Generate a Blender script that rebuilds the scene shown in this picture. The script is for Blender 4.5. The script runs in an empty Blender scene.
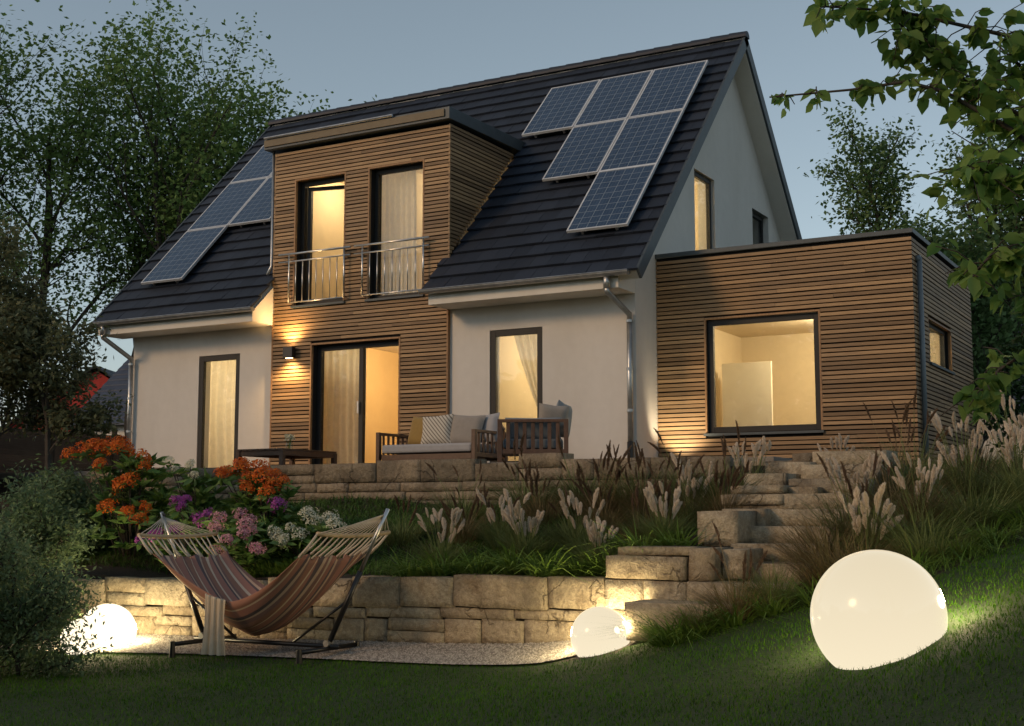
import bpy, math, random
import numpy as np
from mathutils import Vector, Matrix, noise
from mathutils.geometry import tessellate_polygon

scene = bpy.context.scene
COL = scene.collection
R = math.radians
rnd = random.Random(7)

# ------------------------------------------------------------------ helpers
class MB:
    """collects faces; build() links them as ONE mesh object"""
    def __init__(s):
        s.v = []; s.f = []; s.mi = []
    def face(s, pts, m=0):
        n = len(s.v); s.v.extend([tuple(p) for p in pts]); s.f.append(tuple(range(n, n + len(pts)))); s.mi.append(m)
    def add(s, verts, faces, m=0):
        n = len(s.v); s.v.extend([tuple(p) for p in verts])
        for f in faces:
            s.f.append(tuple(i + n for i in f)); s.mi.append(m)
    def hexa(s, p, m=0):            # 8 points: bottom ring, top ring
        s.add(p, [(3, 2, 1, 0), (4, 5, 6, 7), (0, 1, 5, 4), (1, 2, 6, 5), (2, 3, 7, 6), (3, 0, 4, 7)], m)
    def box(s, x0, x1, y0, y1, z0, z1, m=0):
        s.hexa([(x0, y0, z0), (x1, y0, z0), (x1, y1, z0), (x0, y1, z0), (x0, y0, z1), (x1, y0, z1), (x1, y1, z1), (x0, y1, z1)], m)
    def boxm(s, F, u0, u1, d0, d1, z0, z1, m=0):
        s.hexa([F(u0, d0, z0), F(u1, d0, z0), F(u1, d1, z0), F(u0, d1, z0), F(u0, d0, z1), F(u1, d0, z1), F(u1, d1, z1), F(u0, d1, z1)], m)
    def bar(s, a, b, w, h, up=(0, 0, 1), m=0):
        a = Vector(a); b = Vector(b); d = (b - a).normalized(); u = Vector(up)
        if abs(d.dot(u)) > .98: u = Vector((0, 1, 0))
        x = d.cross(u).normalized(); y = x.cross(d)
        q = [x * (-w / 2) + y * (-h / 2), x * (w / 2) + y * (-h / 2), x * (w / 2) + y * (h / 2), x * (-w / 2) + y * (h / 2)]
        s.hexa([a + t for t in q] + [b + t for t in q], m)
    def tube(s, pts, rad, n=8, cap=True, m=0):
        pts = [Vector(p) for p in pts]
        if not isinstance(rad, (list, tuple)): rad = [rad] * len(pts)
        base = len(s.v); ref = None
        for i, p in enumerate(pts):
            d = (pts[min(i + 1, len(pts) - 1)] - pts[max(i - 1, 0)]).normalized()
            if ref is None:
                ref = d.cross(Vector((0, 0, 1)))
                if ref.length < .05: ref = d.cross(Vector((1, 0, 0)))
                ref.normalize()
            x = (ref - d * ref.dot(d)).normalized(); y = d.cross(x); ref = x
            for k in range(n):
                a = 2 * math.pi * k / n
                s.v.append(tuple(p + (x * math.cos(a) + y * math.sin(a)) * rad[i]))
        for i in range(len(pts) - 1):
            for k in range(n):
                k2 = (k + 1) % n
                s.f.append((base + i * n + k, base + i * n + k2, base + (i + 1) * n + k2, base + (i + 1) * n + k)); s.mi.append(m)
        if cap:
            s.f.append(tuple(base + k for k in range(n))[::-1]); s.mi.append(m)
            e = base + (len(pts) - 1) * n
            s.f.append(tuple(e + k for k in range(n))); s.mi.append(m)
    def build(s, name, mat, parent=None, smooth=False, origin=None, bevel=0):
        me = bpy.data.meshes.new(name)
        vs = s.v
        if origin is not None:
            o0 = Vector(origin); vs = [tuple(Vector(p) - o0) for p in vs]
        me.from_pydata(vs, [], s.f)
        mats = mat if isinstance(mat, (list, tuple)) else [mat]
        for m in mats: me.materials.append(m)
        if len(mats) > 1: me.polygons.foreach_set('material_index', s.mi)
        if smooth: me.polygons.foreach_set('use_smooth', [True] * len(me.polygons))
        me.update()
        o = bpy.data.objects.new(name, me); COL.objects.link(o)
        if origin is not None: o.location = origin
        if parent is not None: o.parent = parent
        if bevel:
            b = o.modifiers.new('bevel', 'BEVEL'); b.width = bevel; b.segments = 2; b.limit_method = 'ANGLE'
        return o

def npmesh(name, verts, faces_n, mat, parent=None, smooth=False):
    """verts (N,k,3): N separate polygons of k corners"""
    N, k, _ = verts.shape
    me = bpy.data.meshes.new(name)
    me.vertices.add(N * k); me.vertices.foreach_set('co', verts.astype(np.float32).ravel())
    me.loops.add(N * k); me.loops.foreach_set('vertex_index', np.arange(N * k, dtype=np.int32))
    me.polygons.add(N); me.polygons.foreach_set('loop_start', np.arange(0, N * k, k, dtype=np.int32))
    me.polygons.foreach_set('loop_total', np.full(N, k, dtype=np.int32))
    me.materials.append(mat); me.update(calc_edges=True); me.validate()
    if smooth: me.polygons.foreach_set('use_smooth', [True] * N)
    o = bpy.data.objects.new(name, me); COL.objects.link(o)
    if parent is not None: o.parent = parent
    return o

def ngonmesh(name, verts, faces, mat, parent=None):
    """verts (N,k,3) repeated unit with local faces list"""
    N, k, _ = verts.shape
    V = verts.reshape(-1, 3).astype(np.float32)
    li = []; ls = []; lt = []
    tot = 0
    fl = [np.array(f) for f in faces]
    per = sum(len(f) for f in fl)
    off = (np.arange(N) * k)[:, None]
    loops = np.concatenate([np.concatenate([off + f[None, :] for f in fl], axis=1)], axis=1).ravel()
    starts = []; a = 0
    for f in fl: starts.append(a); a += len(f)
    starts = (np.arange(N)[:, None] * per + np.array(starts)[None, :]).ravel()
    totals = np.tile(np.array([len(f) for f in fl]), N)
    me = bpy.data.meshes.new(name)
    me.vertices.add(len(V)); me.vertices.foreach_set('co', V.ravel())
    me.loops.add(len(loops)); me.loops.foreach_set('vertex_index', loops.astype(np.int32))
    me.polygons.add(len(starts)); me.polygons.foreach_set('loop_start', starts.astype(np.int32))
    me.polygons.foreach_set('loop_total', totals.astype(np.int32))
    me.materials.append(mat); me.update(calc_edges=True); me.validate()
    o = bpy.data.objects.new(name, me); COL.objects.link(o)
    if parent is not None: o.parent = parent
    return o

def tag(o, label=None, cat=None, group=None, kind=None):
    if label: o['label'] = label
    if cat: o['category'] = cat
    if group: o['group'] = group
    if kind: o['kind'] = kind
    return o
def thing(name, label, cat, loc=(0, 0, 0), rz=0, group=None):
    o = bpy.data.objects.new(name, None); COL.objects.link(o)
    o.location = loc; o.rotation_euler = (0, 0, rz); o.empty_display_size = .1
    return tag(o, label, cat, group)

# ------------------------------------------------------------------ materials
class NT:
    def __init__(s, name):
        s.m = bpy.data.materials.new(name); s.m.use_nodes = True
        s.t = s.m.node_tree; s.n = s.t.nodes
        s.b = s.n['Principled BSDF']; s.out = s.n['Material Output']
    def new(s, typ, **kw):
        n = s.n.new(typ)
        for k, v in kw.items():
            if k.startswith('i_'):
                key = k[2:]
                key = int(key) if key.isdigit() else key.replace('_', ' ')
                n.inputs[key].default_value = v
            else: setattr(n, k, v)
        return n
    def link(s, a, b): s.t.links.new(a, b)
    def set(s, **kw):
        for k, v in kw.items(): s.b.inputs[k.replace('_', ' ')].default_value = v
        return s
    def coords(s, scale=(1, 1, 1)):
        tc = s.new('ShaderNodeTexCoord'); mp = s.new('ShaderNodeMapping'); mp.inputs['Scale'].default_value = scale
        s.link(tc.outputs['Object'], mp.inputs[0]); return mp.outputs[0]
    def noise(s, scale, detail=4, vec=None, rough=.55):
        n = s.new('ShaderNodeTexNoise'); n.inputs['Scale'].default_value = scale; n.inputs['Detail'].default_value = detail
        n.inputs['Roughness'].default_value = rough
        s.link(vec if vec is not None else s.coords(), n.inputs['Vector']); return n.outputs['Fac']
    def ramp(s, fac, stops):
        r = s.new('ShaderNodeValToRGB'); e = r.color_ramp.elements
        while len(e) < len(stops): e.new(.5)
        for i, (p, c) in enumerate(stops):
            e[i].position = p; e[i].color = tuple(c) + (1,) if len(c) == 3 else c
        s.link(fac, r.inputs[0]); return r.outputs[0]
    def mix(s, fac, a, b, mode='MIX'):
        m = s.new('ShaderNodeMix', data_type='RGBA', blend_type=mode)
        for sock, v in ((m.inputs[0], fac), (m.inputs[6], a), (m.inputs[7], b)):
            if isinstance(v, (int, float)): sock.default_value = v
            elif isinstance(v, tuple): sock.default_value = v + (1,) if len(v) == 3 else v
            else: s.link(v, sock)
        return m.outputs[2]
    def math(s, op, a, b=None):
        m = s.new('ShaderNodeMath', operation=op)
        for i, v in enumerate((a, b)):
            if v is None: continue
            if isinstance(v, (int, float)): m.inputs[i].default_value = v
            else: s.link(v, m.inputs[i])
        return m.outputs[0]
    def island(s):
        return s.new('ShaderNodeNewGeometry').outputs['Random Per Island']
    def color(s, sock): s.link(sock, s.b.inputs['Base Color']); return s
    def bump(s, h, strength=.3, dist=.01):
        b = s.new('ShaderNodeBump'); b.inputs['Strength'].default_value = strength; b.inputs['Distance'].default_value = dist
        s.link(h, b.inputs['Height']); s.link(b.outputs[0], s.b.inputs['Normal']); return s

def simple(name, c, rough=.6, metal=0, var=.12, vs=6, bump=0, bs=60):
    t = NT(name); t.set(Roughness=rough, Metallic=metal)
    f = t.noise(vs, 5)
    lo = tuple(x * (1 - var) for x in c); hi = tuple(min(1, x * (1 + var)) for x in c)
    t.color(t.ramp(f, [(.3, lo), (.7, hi)]))
    if bump: t.bump(t.noise(bs, 3), bump, .01)
    return t.m

M = {}
def mk_plaster(name, c):
    t = NT(name); t.set(Roughness=.9)
    a = t.noise(.7, 6); b = t.noise(7, 5)
    c1 = t.ramp(a, [(.3, tuple(x * .93 for x in c)), (.7, c)])
    c2 = t.mix(.25, c1, t.ramp(b, [(.35, tuple(x * .84 for x in c)), (.7, c)]))
    st = t.noise(.55, 7, t.coords((2.2, 2.2, .6)))
    c2 = t.mix(1, c2, t.ramp(st, [(.34, (.93, .925, .915)), (.6, (1, 1, 1))]), 'MULTIPLY')
    t.color(c2); t.bump(t.noise(190, 4), .5, .008); return t.m
M['plaster'] = mk_plaster('plaster_white', (.69, .665, .62))
M['paint'] = mk_plaster('interior_paint', (.70, .60, .44))
M['paint_white'] = mk_plaster('interior_white', (.8, .76, .66))
M['soffit'] = mk_plaster('soffit_cream', (.76, .73, .66))
def mk_wood(name, a, b, scale, rough=.65):
    t = NT(name); t.set(Roughness=rough)
    g = t.noise(3, 6, t.coords(scale)); isl = t.island()
    base = t.ramp(isl, [(0, a), (.5, tuple((x + y) / 2 for x, y in zip(a, b))), (1, b)])
    grain = t.ramp(g, [(.3, (.62, .58, .54)), (.65, (1, 1, 1))])
    col = t.mix(1, base, grain, 'MULTIPLY')
    w = t.noise(.9, 4)
    col = t.mix(t.ramp(w, [(.45, (0, 0, 0)), (.8, (.35, .35, .35))]), col, (.17, .13, .10))
    t.color(col); t.bump(g, .25, .004); return t.m
M['slat'] = mk_wood('larch_slats', (.20, .124, .060), (.485, .315, .162), (1.3, 1.3, 42))
M['batten'] = mk_wood('larch_trim', (.34, .19, .085), (.40, .23, .11), (20, 20, 2))
M['teak'] = mk_wood('dark_teak', (.09, .045, .024), (.15, .075, .04), (9, 9, 9), .5)
M['fencewood'] = mk_wood('weathered_fence_wood', (.05, .036, .026), (.11, .075, .05), (2, 2, 30), .8)
M['membrane'] = simple('black_membrane', (.012, .011, .01), .9)
M['frame'] = simple('anthracite_frame', (.007, .0075, .008), .6)
M['ochre'] = mk_plaster('ochre_paint', (.58, .40, .19))
M['anthracite'] = simple('anthracite_sheet', (.06, .075, .085), .55, .2)
M['pipe_grey'] = simple('grey_pipe', (.16, .19, .21), .5, .2)
M['zinc'] = simple('zinc', (.42, .43, .43), .38, .85, .2, 9)
M['steel'] = simple('brushed_steel', (.55, .55, .54), .3, .95)
M['alu'] = simple('pale_aluminium', (.62, .64, .66), .45, .2)
M['black'] = simple('black_powder_coat', (.012, .012, .013), .35)
M['white_lid'] = simple('ceramic_white', (.75, .73, .68), .35)
def mk_tile():
    t = NT('anthracite_roof_tile'); t.set(Roughness=.62)
    isl = t.island()
    a = t.ramp(isl, [(0, (.009, .014, .025)), (.6, (.013, .020, .035)), (1, (.019, .027, .044))])
    n = t.noise(2.2, 6)
    a = t.mix(t.ramp(n, [(.5, (0, 0, 0)), (.8, (.5, .5, .5))]), a, (.022, .028, .038))
    t.color(a); t.bump(t.noise(70, 4), .25, .005); return t.m
M['tile'] = mk_tile()
def mk_pv():
    t = NT('photovoltaic_cells'); t.set(Roughness=.14)
    tc = t.new('ShaderNodeTexCoord'); sp = t.new('ShaderNodeSeparateXYZ'); t.link(tc.outputs['Object'], sp.inputs[0])
    def line(sock, n, w):
        f = t.math('FRACT', t.math('MULTIPLY', sock, n))
        d = t.math('ABSOLUTE', t.math('SUBTRACT', f, .5))
        return t.math('GREATER_THAN', d, .5 - w)
    gx = line(sp.outputs[0], 6 / .96, .03); gy = line(sp.outputs[1], 10 / 1.6, .03)
    fx = line(sp.outputs[0], 18 / .96, .03)
    g = t.math('MAXIMUM', gx, gy)
    cell = t.ramp(t.noise(5, 3), [(.3, (.016, .036, .078)), (.7, (.028, .054, .105))])
    cell = t.mix(t.math('MULTIPLY', fx, .35), cell, (.25, .28, .32))
    t.color(t.mix(g, cell, (.20, .235, .27))); t.set(Coat_Weight=.28, Coat_Roughness=.12, Specular_IOR_Level=.4)
    return t.m
M['pv'] = mk_pv()
def mk_stone(name, cols):
    t = NT(name); t.set(Roughness=.88)
    isl = t.island(); base = t.ramp(isl, [(i / (len(cols) - 1), c) for i, c in enumerate(cols)])
    n1 = t.noise(3.5, 8); n2 = t.noise(22, 6); n3 = t.noise(1.1, 5)
    col = t.mix(1, base, t.ramp(n1, [(.28, (.55, .5, .45)), (.5, (.92, .9, .86)), (.72, (1.15, 1.12, 1.05))]), 'MULTIPLY')
    col = t.mix(1, col, t.ramp(n2, [(.3, (.72, .7, .66)), (.6, (1.05, 1.05, 1.02))]), 'MULTIPLY')
    col = t.mix(t.ramp(n3, [(.55, (0, 0, 0)), (.72, (.5, .5, .5))]), col, (.13, .12, .095))
    vo = t.new('ShaderNodeTexVoronoi', feature='DISTANCE_TO_EDGE'); vo.inputs['Scale'].default_value = 2.6
    wv = t.new('ShaderNodeMix', data_type='RGBA'); wv.inputs[0].default_value = .35
    nz = t.new('ShaderNodeTexNoise'); nz.inputs['Scale'].default_value = 3.0; nz.inputs['Detail'].default_value = 6; cc = t.coords(); t.link(cc, nz.inputs['Vector'])
    t.link(cc, wv.inputs[6]); t.link(nz.outputs['Color'], wv.inputs[7]); t.link(wv.outputs[2], vo.inputs['Vector'])
    crack = t.ramp(vo.outputs['Distance'], [(0, (0, 0, 0)), (.018, (1, 1, 1))])
    keep = t.ramp(t.noise(1.7, 3), [(.50, (1, 1, 1)), (.58, (0, 0, 0))])
    crack = t.mix(1, crack, keep, 'SCREEN')
    grit = t.noise(75, 6, None, .7)
    col = t.mix(1, col, t.ramp(grit, [(.32, (.70, .68, .64)), (.62, (1.08, 1.07, 1.04))]), 'MULTIPLY')
    col = t.mix(1, col, t.ramp(crack, [(0, (.45, .42, .38)), (1, (1, 1, 1))]), 'MULTIPLY')
    t.color(col)
    hgt = t.math('ADD', t.math('ADD', t.math('MULTIPLY', t.noise(8, 9, None, .65), 1.2), t.math('MULTIPLY', n2, .5)), t.math('ADD', t.math('MULTIPLY', grit, .18), t.math('MULTIPLY', crack, .35)))
    t.bump(hgt, 1.0, .045); return t.m
M['stone'] = mk_stone('sandstone', [(.37, .315, .24), (.45, .39, .305), (.53, .475, .385), (.41, .35, .265)])
M['stone_dark'] = mk_stone('grey_sandstone', [(.25, .215, .165), (.32, .27, .21), (.37, .315, .25)])
def mk_leaf(name, cols, rough=.5, trans=.25, spec=.2):
    t = NT(name); t.set(Roughness=rough, Specular_IOR_Level=spec)
    isl = t.island(); c = t.ramp(isl, [(i / (len(cols) - 1), k) for i, k in enumerate(cols)])
    big = t.noise(.9, 3)
    c = t.mix(1, c, t.ramp(big, [(.3, (.7, .72, .68)), (.7, (1.2, 1.2, 1.1))]), 'MULTIPLY')
    t.color(c)
    if trans:
        tr = t.new('ShaderNodeBsdfTranslucent'); t.link(c, tr.inputs[0])
        mx = t.new('ShaderNodeMixShader'); mx.inputs[0].default_value = trans
        t.link(t.b.outputs[0], mx.inputs[1]); t.link(tr.outputs[0], mx.inputs[2]); t.link(mx.outputs[0], t.out.inputs[0])
    return t.m
M['leaf_tree'] = mk_leaf('leaf_deciduous', [(.10, .18, .055), (.14, .24, .08), (.18, .29, .10), (.115, .19, .06)], .55, .4)
M['leaf_birch'] = mk_leaf('leaf_birch', [(.09, .165, .06), (.13, .215, .085), (.17, .255, .11)], .55, .4)
M['leaf_near'] = mk_leaf('leaf_near_branch', [(.15, .26, .06), (.205, .335, .085), (.265, .385, .12), (.18, .285, .07)], .5, .6)
M['leaf_olive'] = mk_leaf('leaf_olive', [(.11, .13, .07), (.155, .175, .10), (.19, .205, .125), (.13, .14, .075)], .55, .4)
M['leaf_bush'] = mk_leaf('leaf_bush', [(.10, .165, .085), (.145, .22, .12), (.19, .27, .155), (.12, .165, .075)], .55, .4)
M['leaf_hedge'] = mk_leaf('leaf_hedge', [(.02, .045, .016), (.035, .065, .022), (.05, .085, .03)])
M['leaf_rhodo'] = mk_leaf('leaf_rhododendron', [(.07, .15, .04), (.12, .22, .06), (.19, .29, .09), (.085, .16, .06)], .38, .2)
M['blade_lily'] = mk_leaf('daylily_blade', [(.11, .20, .038), (.17, .28, .055), (.22, .33, .075)], .45, .25)
M['blade_green'] = mk_leaf('grass_clump_blade', [(.13, .18, .065), (.20, .25, .095), (.27, .29, .125)], .6, .25)
M['blade_brown'] = mk_leaf('brown_grass_blade', [(.17, .13, .065), (.27, .20, .105), (.34, .25, .14), (.19, .19, .085)], .6, .25)
M['blade_cover'] = mk_leaf('ground_cover_blade', [(.065, .14, .028), (.10, .19, .045), (.135, .24, .06)], .6, .2)
M['blade_lawn'] = mk_leaf('lawn_blade', [(.03, .10, .006), (.05, .145, .009), (.072, .18, .014), (.09, .155, .018)], .7, .2, .04)
M['plume'] = mk_leaf('plume', [(.78, .64, .56), (.88, .76, .68), (.92, .84, .76)], .9, .3)
M['plume_dark'] = mk_leaf('seed_head', [(.16, .10, .07), (.24, .16, .11)], .9, .3)
M['bark'] = simple('bark', (.05, .042, .034), .9, 0, .35, 8, .6, 30)
M['bark_dark'] = simple('bark_dark', (.028, .024, .02), .9, 0, .35, 8, .6, 30)
M['f_orange'] = mk_leaf('petal_orange', [(.55, .085, .014), (.68, .14, .02), (.74, .22, .035), (.42, .045, .012)], .6, .25)
M['f_purple'] = mk_leaf('petal_purple', [(.28, .05, .30), (.40, .09, .42), (.48, .14, .48)], .6, .25)
M['f_pink'] = mk_leaf('petal_pink', [(.55, .22, .34), (.68, .34, .44), (.74, .45, .52)], .6, .25)
M['f_white'] = mk_leaf('petal_white', [(.55, .55, .42), (.68, .68, .58), (.74, .73, .64)], .6, .25)
def mk_ground(name, c1, c2, sc=3, rough=.95):
    t = NT(name); t.set(Roughness=rough)
    t.color(t.mix(t.noise(sc, 8), c1, c2)); t.bump(t.noise(40, 6), .6, .03); return t.m
M['lawn_soil'] = mk_ground('lawn_turf', (.010, .026, .004), (.02, .042, .007))
M['soil'] = mk_ground('bark_mulch', (.018, .013, .009), (.045, .034, .022), 9)
M['gravel_bed'] = mk_ground('gravel_bed', (.14, .125, .105), (.30, .27, .23), 45)
t = NT('gravel_pebbles'); t.set(Roughness=.8)
t.color(t.ramp(t.island(), [(0, (.16, .14, .12)), (.5, (.34, .31, .27)), (1, (.52, .48, .42))])); M['pebble'] = t.m
M['paving'] = mk_ground('terrace_paving', (.20, .18, .15), (.27, .245, .21), 5, .8)
def mk_glass(name, tint=(1, 1, 1), refl=1.0):
    t = NT(name); t.n.remove(t.b)
    tr = t.new('ShaderNodeBsdfTransparent'); tr.inputs[0].default_value = tint + (1,)
    gl = t.new('ShaderNodeBsdfGlossy'); gl.inputs['Roughness'].default_value = .015
    ge = t.new('ShaderNodeNewGeometry'); vd = t.new('ShaderNodeVectorMath', operation='DOT_PRODUCT')
    t.link(ge.outputs['Incoming'], vd.inputs[0]); t.link(ge.outputs['Normal'], vd.inputs[1])
    sch = t.math('ADD', t.math('MULTIPLY', t.math('POWER', t.math('SUBTRACT', 1.0, t.math('ABSOLUTE', vd.outputs['Value'])), 5.0), .9), .035)
    mx = t.new('ShaderNodeMixShader')
    t.link(t.math('MINIMUM', t.math('MULTIPLY', sch, refl), 1.0), mx.inputs[0])
    t.link(tr.outputs[0], mx.inputs[1]); t.link(gl.outputs[0], mx.inputs[2]); t.link(mx.outputs[0], t.out.inputs[0]); return t.m
M['glass'] = mk_glass('window_glass', (.95, .96, .95))
def mk_cloth(name, c, trans=.0, rough=.9, weave=240, c2=None):
    t = NT(name); t.set(Roughness=rough, Sheen_Weight=.2)
    f = t.noise(12, 4); lo = tuple(x * .88 for x in c)
    col = t.ramp(f, [(.3, lo), (.7, c)])
    t.color(col); t.bump(t.noise(weave, 2), .3, .003)
    if trans:
        tr = t.new('ShaderNodeBsdfTranslucent'); t.link(col, tr.inputs[0])
        mx = t.new('ShaderNodeMixShader'); mx.inputs[0].default_value = trans
        t.link(t.b.outputs[0], mx.inputs[1]); t.link(tr.outputs[0], mx.inputs[2]); t.link(mx.outputs[0], t.out.inputs[0])
    return t.m
M['curtain'] = mk_cloth('sheer_curtain', (.86, .81, .70), .6)
M['cushion_grey'] = mk_cloth('grey_cushion', (.36, .36, .37))
M['cushion_blue'] = mk_cloth('blue_grey_cushion', (.20, .235, .265))
M['cushion_mustard'] = mk_cloth('mustard_cushion', (.30, .19, .045))
M['cushion_taupe'] = mk_cloth('taupe_cushion', (.30, .27, .235))
M['throw'] = mk_cloth('cream_throw', (.80, .68, .50), .15)
M['rope'] = mk_cloth('cotton_rope', (.58, .50, .39))
M['bamboo'] = simple('pale_wood_bar', (.50, .36, .20), .55)
def mk_stripes(name, cols, axis, freq, wob=0):
    t = NT(name); t.set(Roughness=.9)
    tc = t.new('ShaderNodeTexCoord'); sp = t.new('ShaderNodeSeparateXYZ')
    t.link(tc.outputs['UV'], sp.inputs[0])
    s_ = sp.outputs[axis]
    if wob: s_ = t.math('ADD', s_, t.math('MULTIPLY', sp.outputs[1 - axis], wob))
    f = t.math('FRACT', t.math('MULTIPLY', s_, freq))
    r = t.new('ShaderNodeValToRGB'); r.color_ramp.interpolation = 'CONSTANT'
    e = r.color_ramp.elements
    while len(e) < len(cols): e.new(.5)
    for i, (p, c) in enumerate(cols): e[i].position = p; e[i].color = c + (1,)
    t.link(f, r.inputs[0]); t.color(r.outputs[0]); t.bump(t.noise(200, 2), .3, .003)
    return t.m
M['hammock'] = mk_stripes('striped_hammock_cloth', [(0, (.34, .17, .115)), (.28, (.66, .50, .36)), (.37, (.40, .19, .14)), (.62, (.14, .10, .10)), (.78, (.58, .40, .28)), (.88, (.25, .14, .115))], 1, 5)
M['cushion_stripe'] = mk_stripes('striped_cushion', [(0, (.56, .52, .44)), (.62, (.20, .17, .13))], 0, 9, .8)
def mk_globe(name, strength, col=(1.0, .86, .61)):
    t = NT(name); t.set(Base_Color=(.0, .0, .0, 1), Roughness=.14, Specular_IOR_Level=.28, Emission_Color=col + (1,), Emission_Strength=strength)
    tc = t.new('ShaderNodeTexCoord'); sp = t.new('ShaderNodeSeparateXYZ'); t.link(tc.outputs['Object'], sp.inputs[0])
    mr = t.new('ShaderNodeMapRange'); mr.inputs[1].default_value = -.4; mr.inputs[2].default_value = .4; mr.inputs[3].default_value = strength * 1.10; mr.inputs[4].default_value = strength * .90
    t.link(sp.outputs[2], mr.inputs[0]); t.link(mr.outputs[0], t.b.inputs['Emission Strength'])
    return t.m
# ------------------------------------------------------------------ house
def front(y0): return lambda u, d, z: (u, y0 + d, z)        # faces the garden, d goes indoors
def side(x0): return lambda u, d, z: (x0 - d, u, z)         # faces the camera's right, d goes indoors

def poly_wall(mb, F, outline, holes, d0, d1, m=0):
    """prism with holes; outline and holes are lists of (u, z)"""
    loops = [outline] + [[(a, c), (b, c), (b, d), (a, d)] for a, b, c, d in holes]
    flat = [p for l in loops for p in l]
    tris = tessellate_polygon([[Vector((p[0], p[1], 0)) for p in l] for l in loops])
    n = len(flat)
    V = [F(u, d0, z) for u, z in flat] + [F(u, d1, z) for u, z in flat]
    fc = [tuple(t) for t in tris] + [tuple(i + n for i in t[::-1]) for t in tris]
    k = 0
    for l in loops:
        for i in range(len(l)):
            a = k + i; b = k + (i + 1) % len(l)
            fc.append((a, b, b + n, a + n))
        k += len(l)
    mb.add(V, fc, m)

def slats(mb, F, z0, z1, span, holes, pitch=.064, h=.0455, d0=-.045, d1=-.018, seed=1):
    """rows of boards; span(z) -> (u0, u1); holes (u0,u1,z0,z1)"""
    rg = random.Random(seed); z = z0
    while z + h <= z1 + .02:
        a, b = span(z + h / 2)
        segs = [(a, b)] if b - a > .03 else []
        for (h0, h1, g0, g1) in holes:
            if z + h > g0 and z < g1:
                ns = []
                for s0, s1 in segs:
                    if h1 <= s0 or h0 >= s1: ns.append((s0, s1)); continue
                    if h0 - s0 > .02: ns.append((s0, h0))
                    if s1 - h1 > .02: ns.append((h1, s1))
                segs = ns
        for s0, s1 in segs:
            u = s0
            while u < s1 - .01:
                L = rg.uniform(1.4, 3.6); e = min(s1, u + L)
                if s1 - e < .5: e = s1
                j = rg.uniform(-.0025, .0025); k = rg.uniform(-.003, .003)
                mb.boxm(F, u, e - (.003 if e < s1 else 0), d0 + j, d1, z + k, min(z + h + k, z1 + .03))
                u = e
        z += pitch

S = 1.03246; CS = math.sqrt(1 + S * S)
EY, EZ = -.652, 2.753; RY, RZ = 4.154, 7.715; HL = 10.0; HD = 8.308
def roof_z(y): return EZ + S * (y - EY) if y <= RY else RZ - S * (y - RY)
DX0, DX1, DZ = 3.28, 6.85, 5.53
house = thing('detached_house', 'white rendered house with a steep dark tiled roof and timber dormer', 'house')

# openings on the front: (x0, x1, z0, z1)
O_LEFT = (1.595, 2.535, .02, 2.085); O_SLIDE = (4.15, 5.90, .02, 2.115); O_RIGHT = (7.55, 8.472, .02, 2.135)
O_D1 = (3.755, 4.775, 2.81, 4.965); O_D2 = (5.29, 6.335, 2.80, 4.97)
O_G1 = (2.42, 3.34, 2.75, 4.95); O_G2 = (5.28, 6.19, 2.75, 4.875)

mb = MB(); zt = 3.30
poly_wall(mb, front(0), [(0, -.3), (3.3, -.3), (3.3, zt), (0, zt)], [O_LEFT], 0, .3)
wall = mb.build('front_wall', M['plaster'], house); mb = MB()
poly_wall(mb, front(0), [(6.8, -.3), (10, -.3), (10, zt), (6.8, zt)], [O_RIGHT], 0, .3)
wall = mb.build('front_wall', M['plaster'], house)
def gable_outline(y0=.004): return [(y0, -.3), (HD, -.3), (HD, roof_z(HD) - .16), (RY, RZ - .16), (y0, roof_z(0) - .16)]
mb = MB(); poly_wall(mb, side(10.003), gable_outline(.004), [O_G1, O_G2], 0, .3); mb.build('gable_wall', M['plaster'], house)
mb = MB(); poly_wall(mb, lambda u, d, z: (-.003 + d, u, z), gable_outline(), [], 0, .3); mb.build('gable_wall', M['plaster'], house)
mb = MB(); mb.box(.3, 9.7, HD - .3, HD, -.3, 3.3); mb.build('rear_wall', M['plaster'], house)
# floors, partitions
mb = MB()
mb.box(.3, 9.7, .32, HD - .3, -.25, .015)
mb.build('ground_floor', M['teak'], house)
mb = MB()
mb.box(.3, 9.7, .3, HD - .3, 2.45, 2.70)
mb.box(3.35, 6.78, .3, 6.3, 5.35, 5.45); mb.box(6.80, 9.7, 2.15, 6.15, 5.35, 5.45)
mb.build('ceiling_slab', M['paint'], house)
mb = MB()
mb.box(3.06, 3.18, .3, HD - .3, .015, 2.45)
mb.box(6.88, 7.0, .3, HD - .3, .015, 2.45)
mb.box(.3, 9.7, 4.3, 4.42, .015, 2.45)
mb.box(3.33, 3.42, .32, 4.2, 2.7, 5.35)
mb.box(6.72, 6.80, .32, 7.0, 2.7, 5.35)
mb.box(3.42, 6.72, 3.6, 3.72, 2.7, 5.35)
mb.box(6.8, 9.7, 4.3, 4.42, 2.7, 5.35)
mb.box(4.99, 5.05, .45, 3.6, 2.7, 5.35)
mb.build('interior_wall', M['paint'], house)
mb = MB(); mb.box(3.2, 6.86, 4.27, 4.298, .016, 2.449); mb.box(3.182, 3.20, .32, 4.268, .016, 2.449); mb.build('accent_wall', M['ochre'], house)

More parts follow.
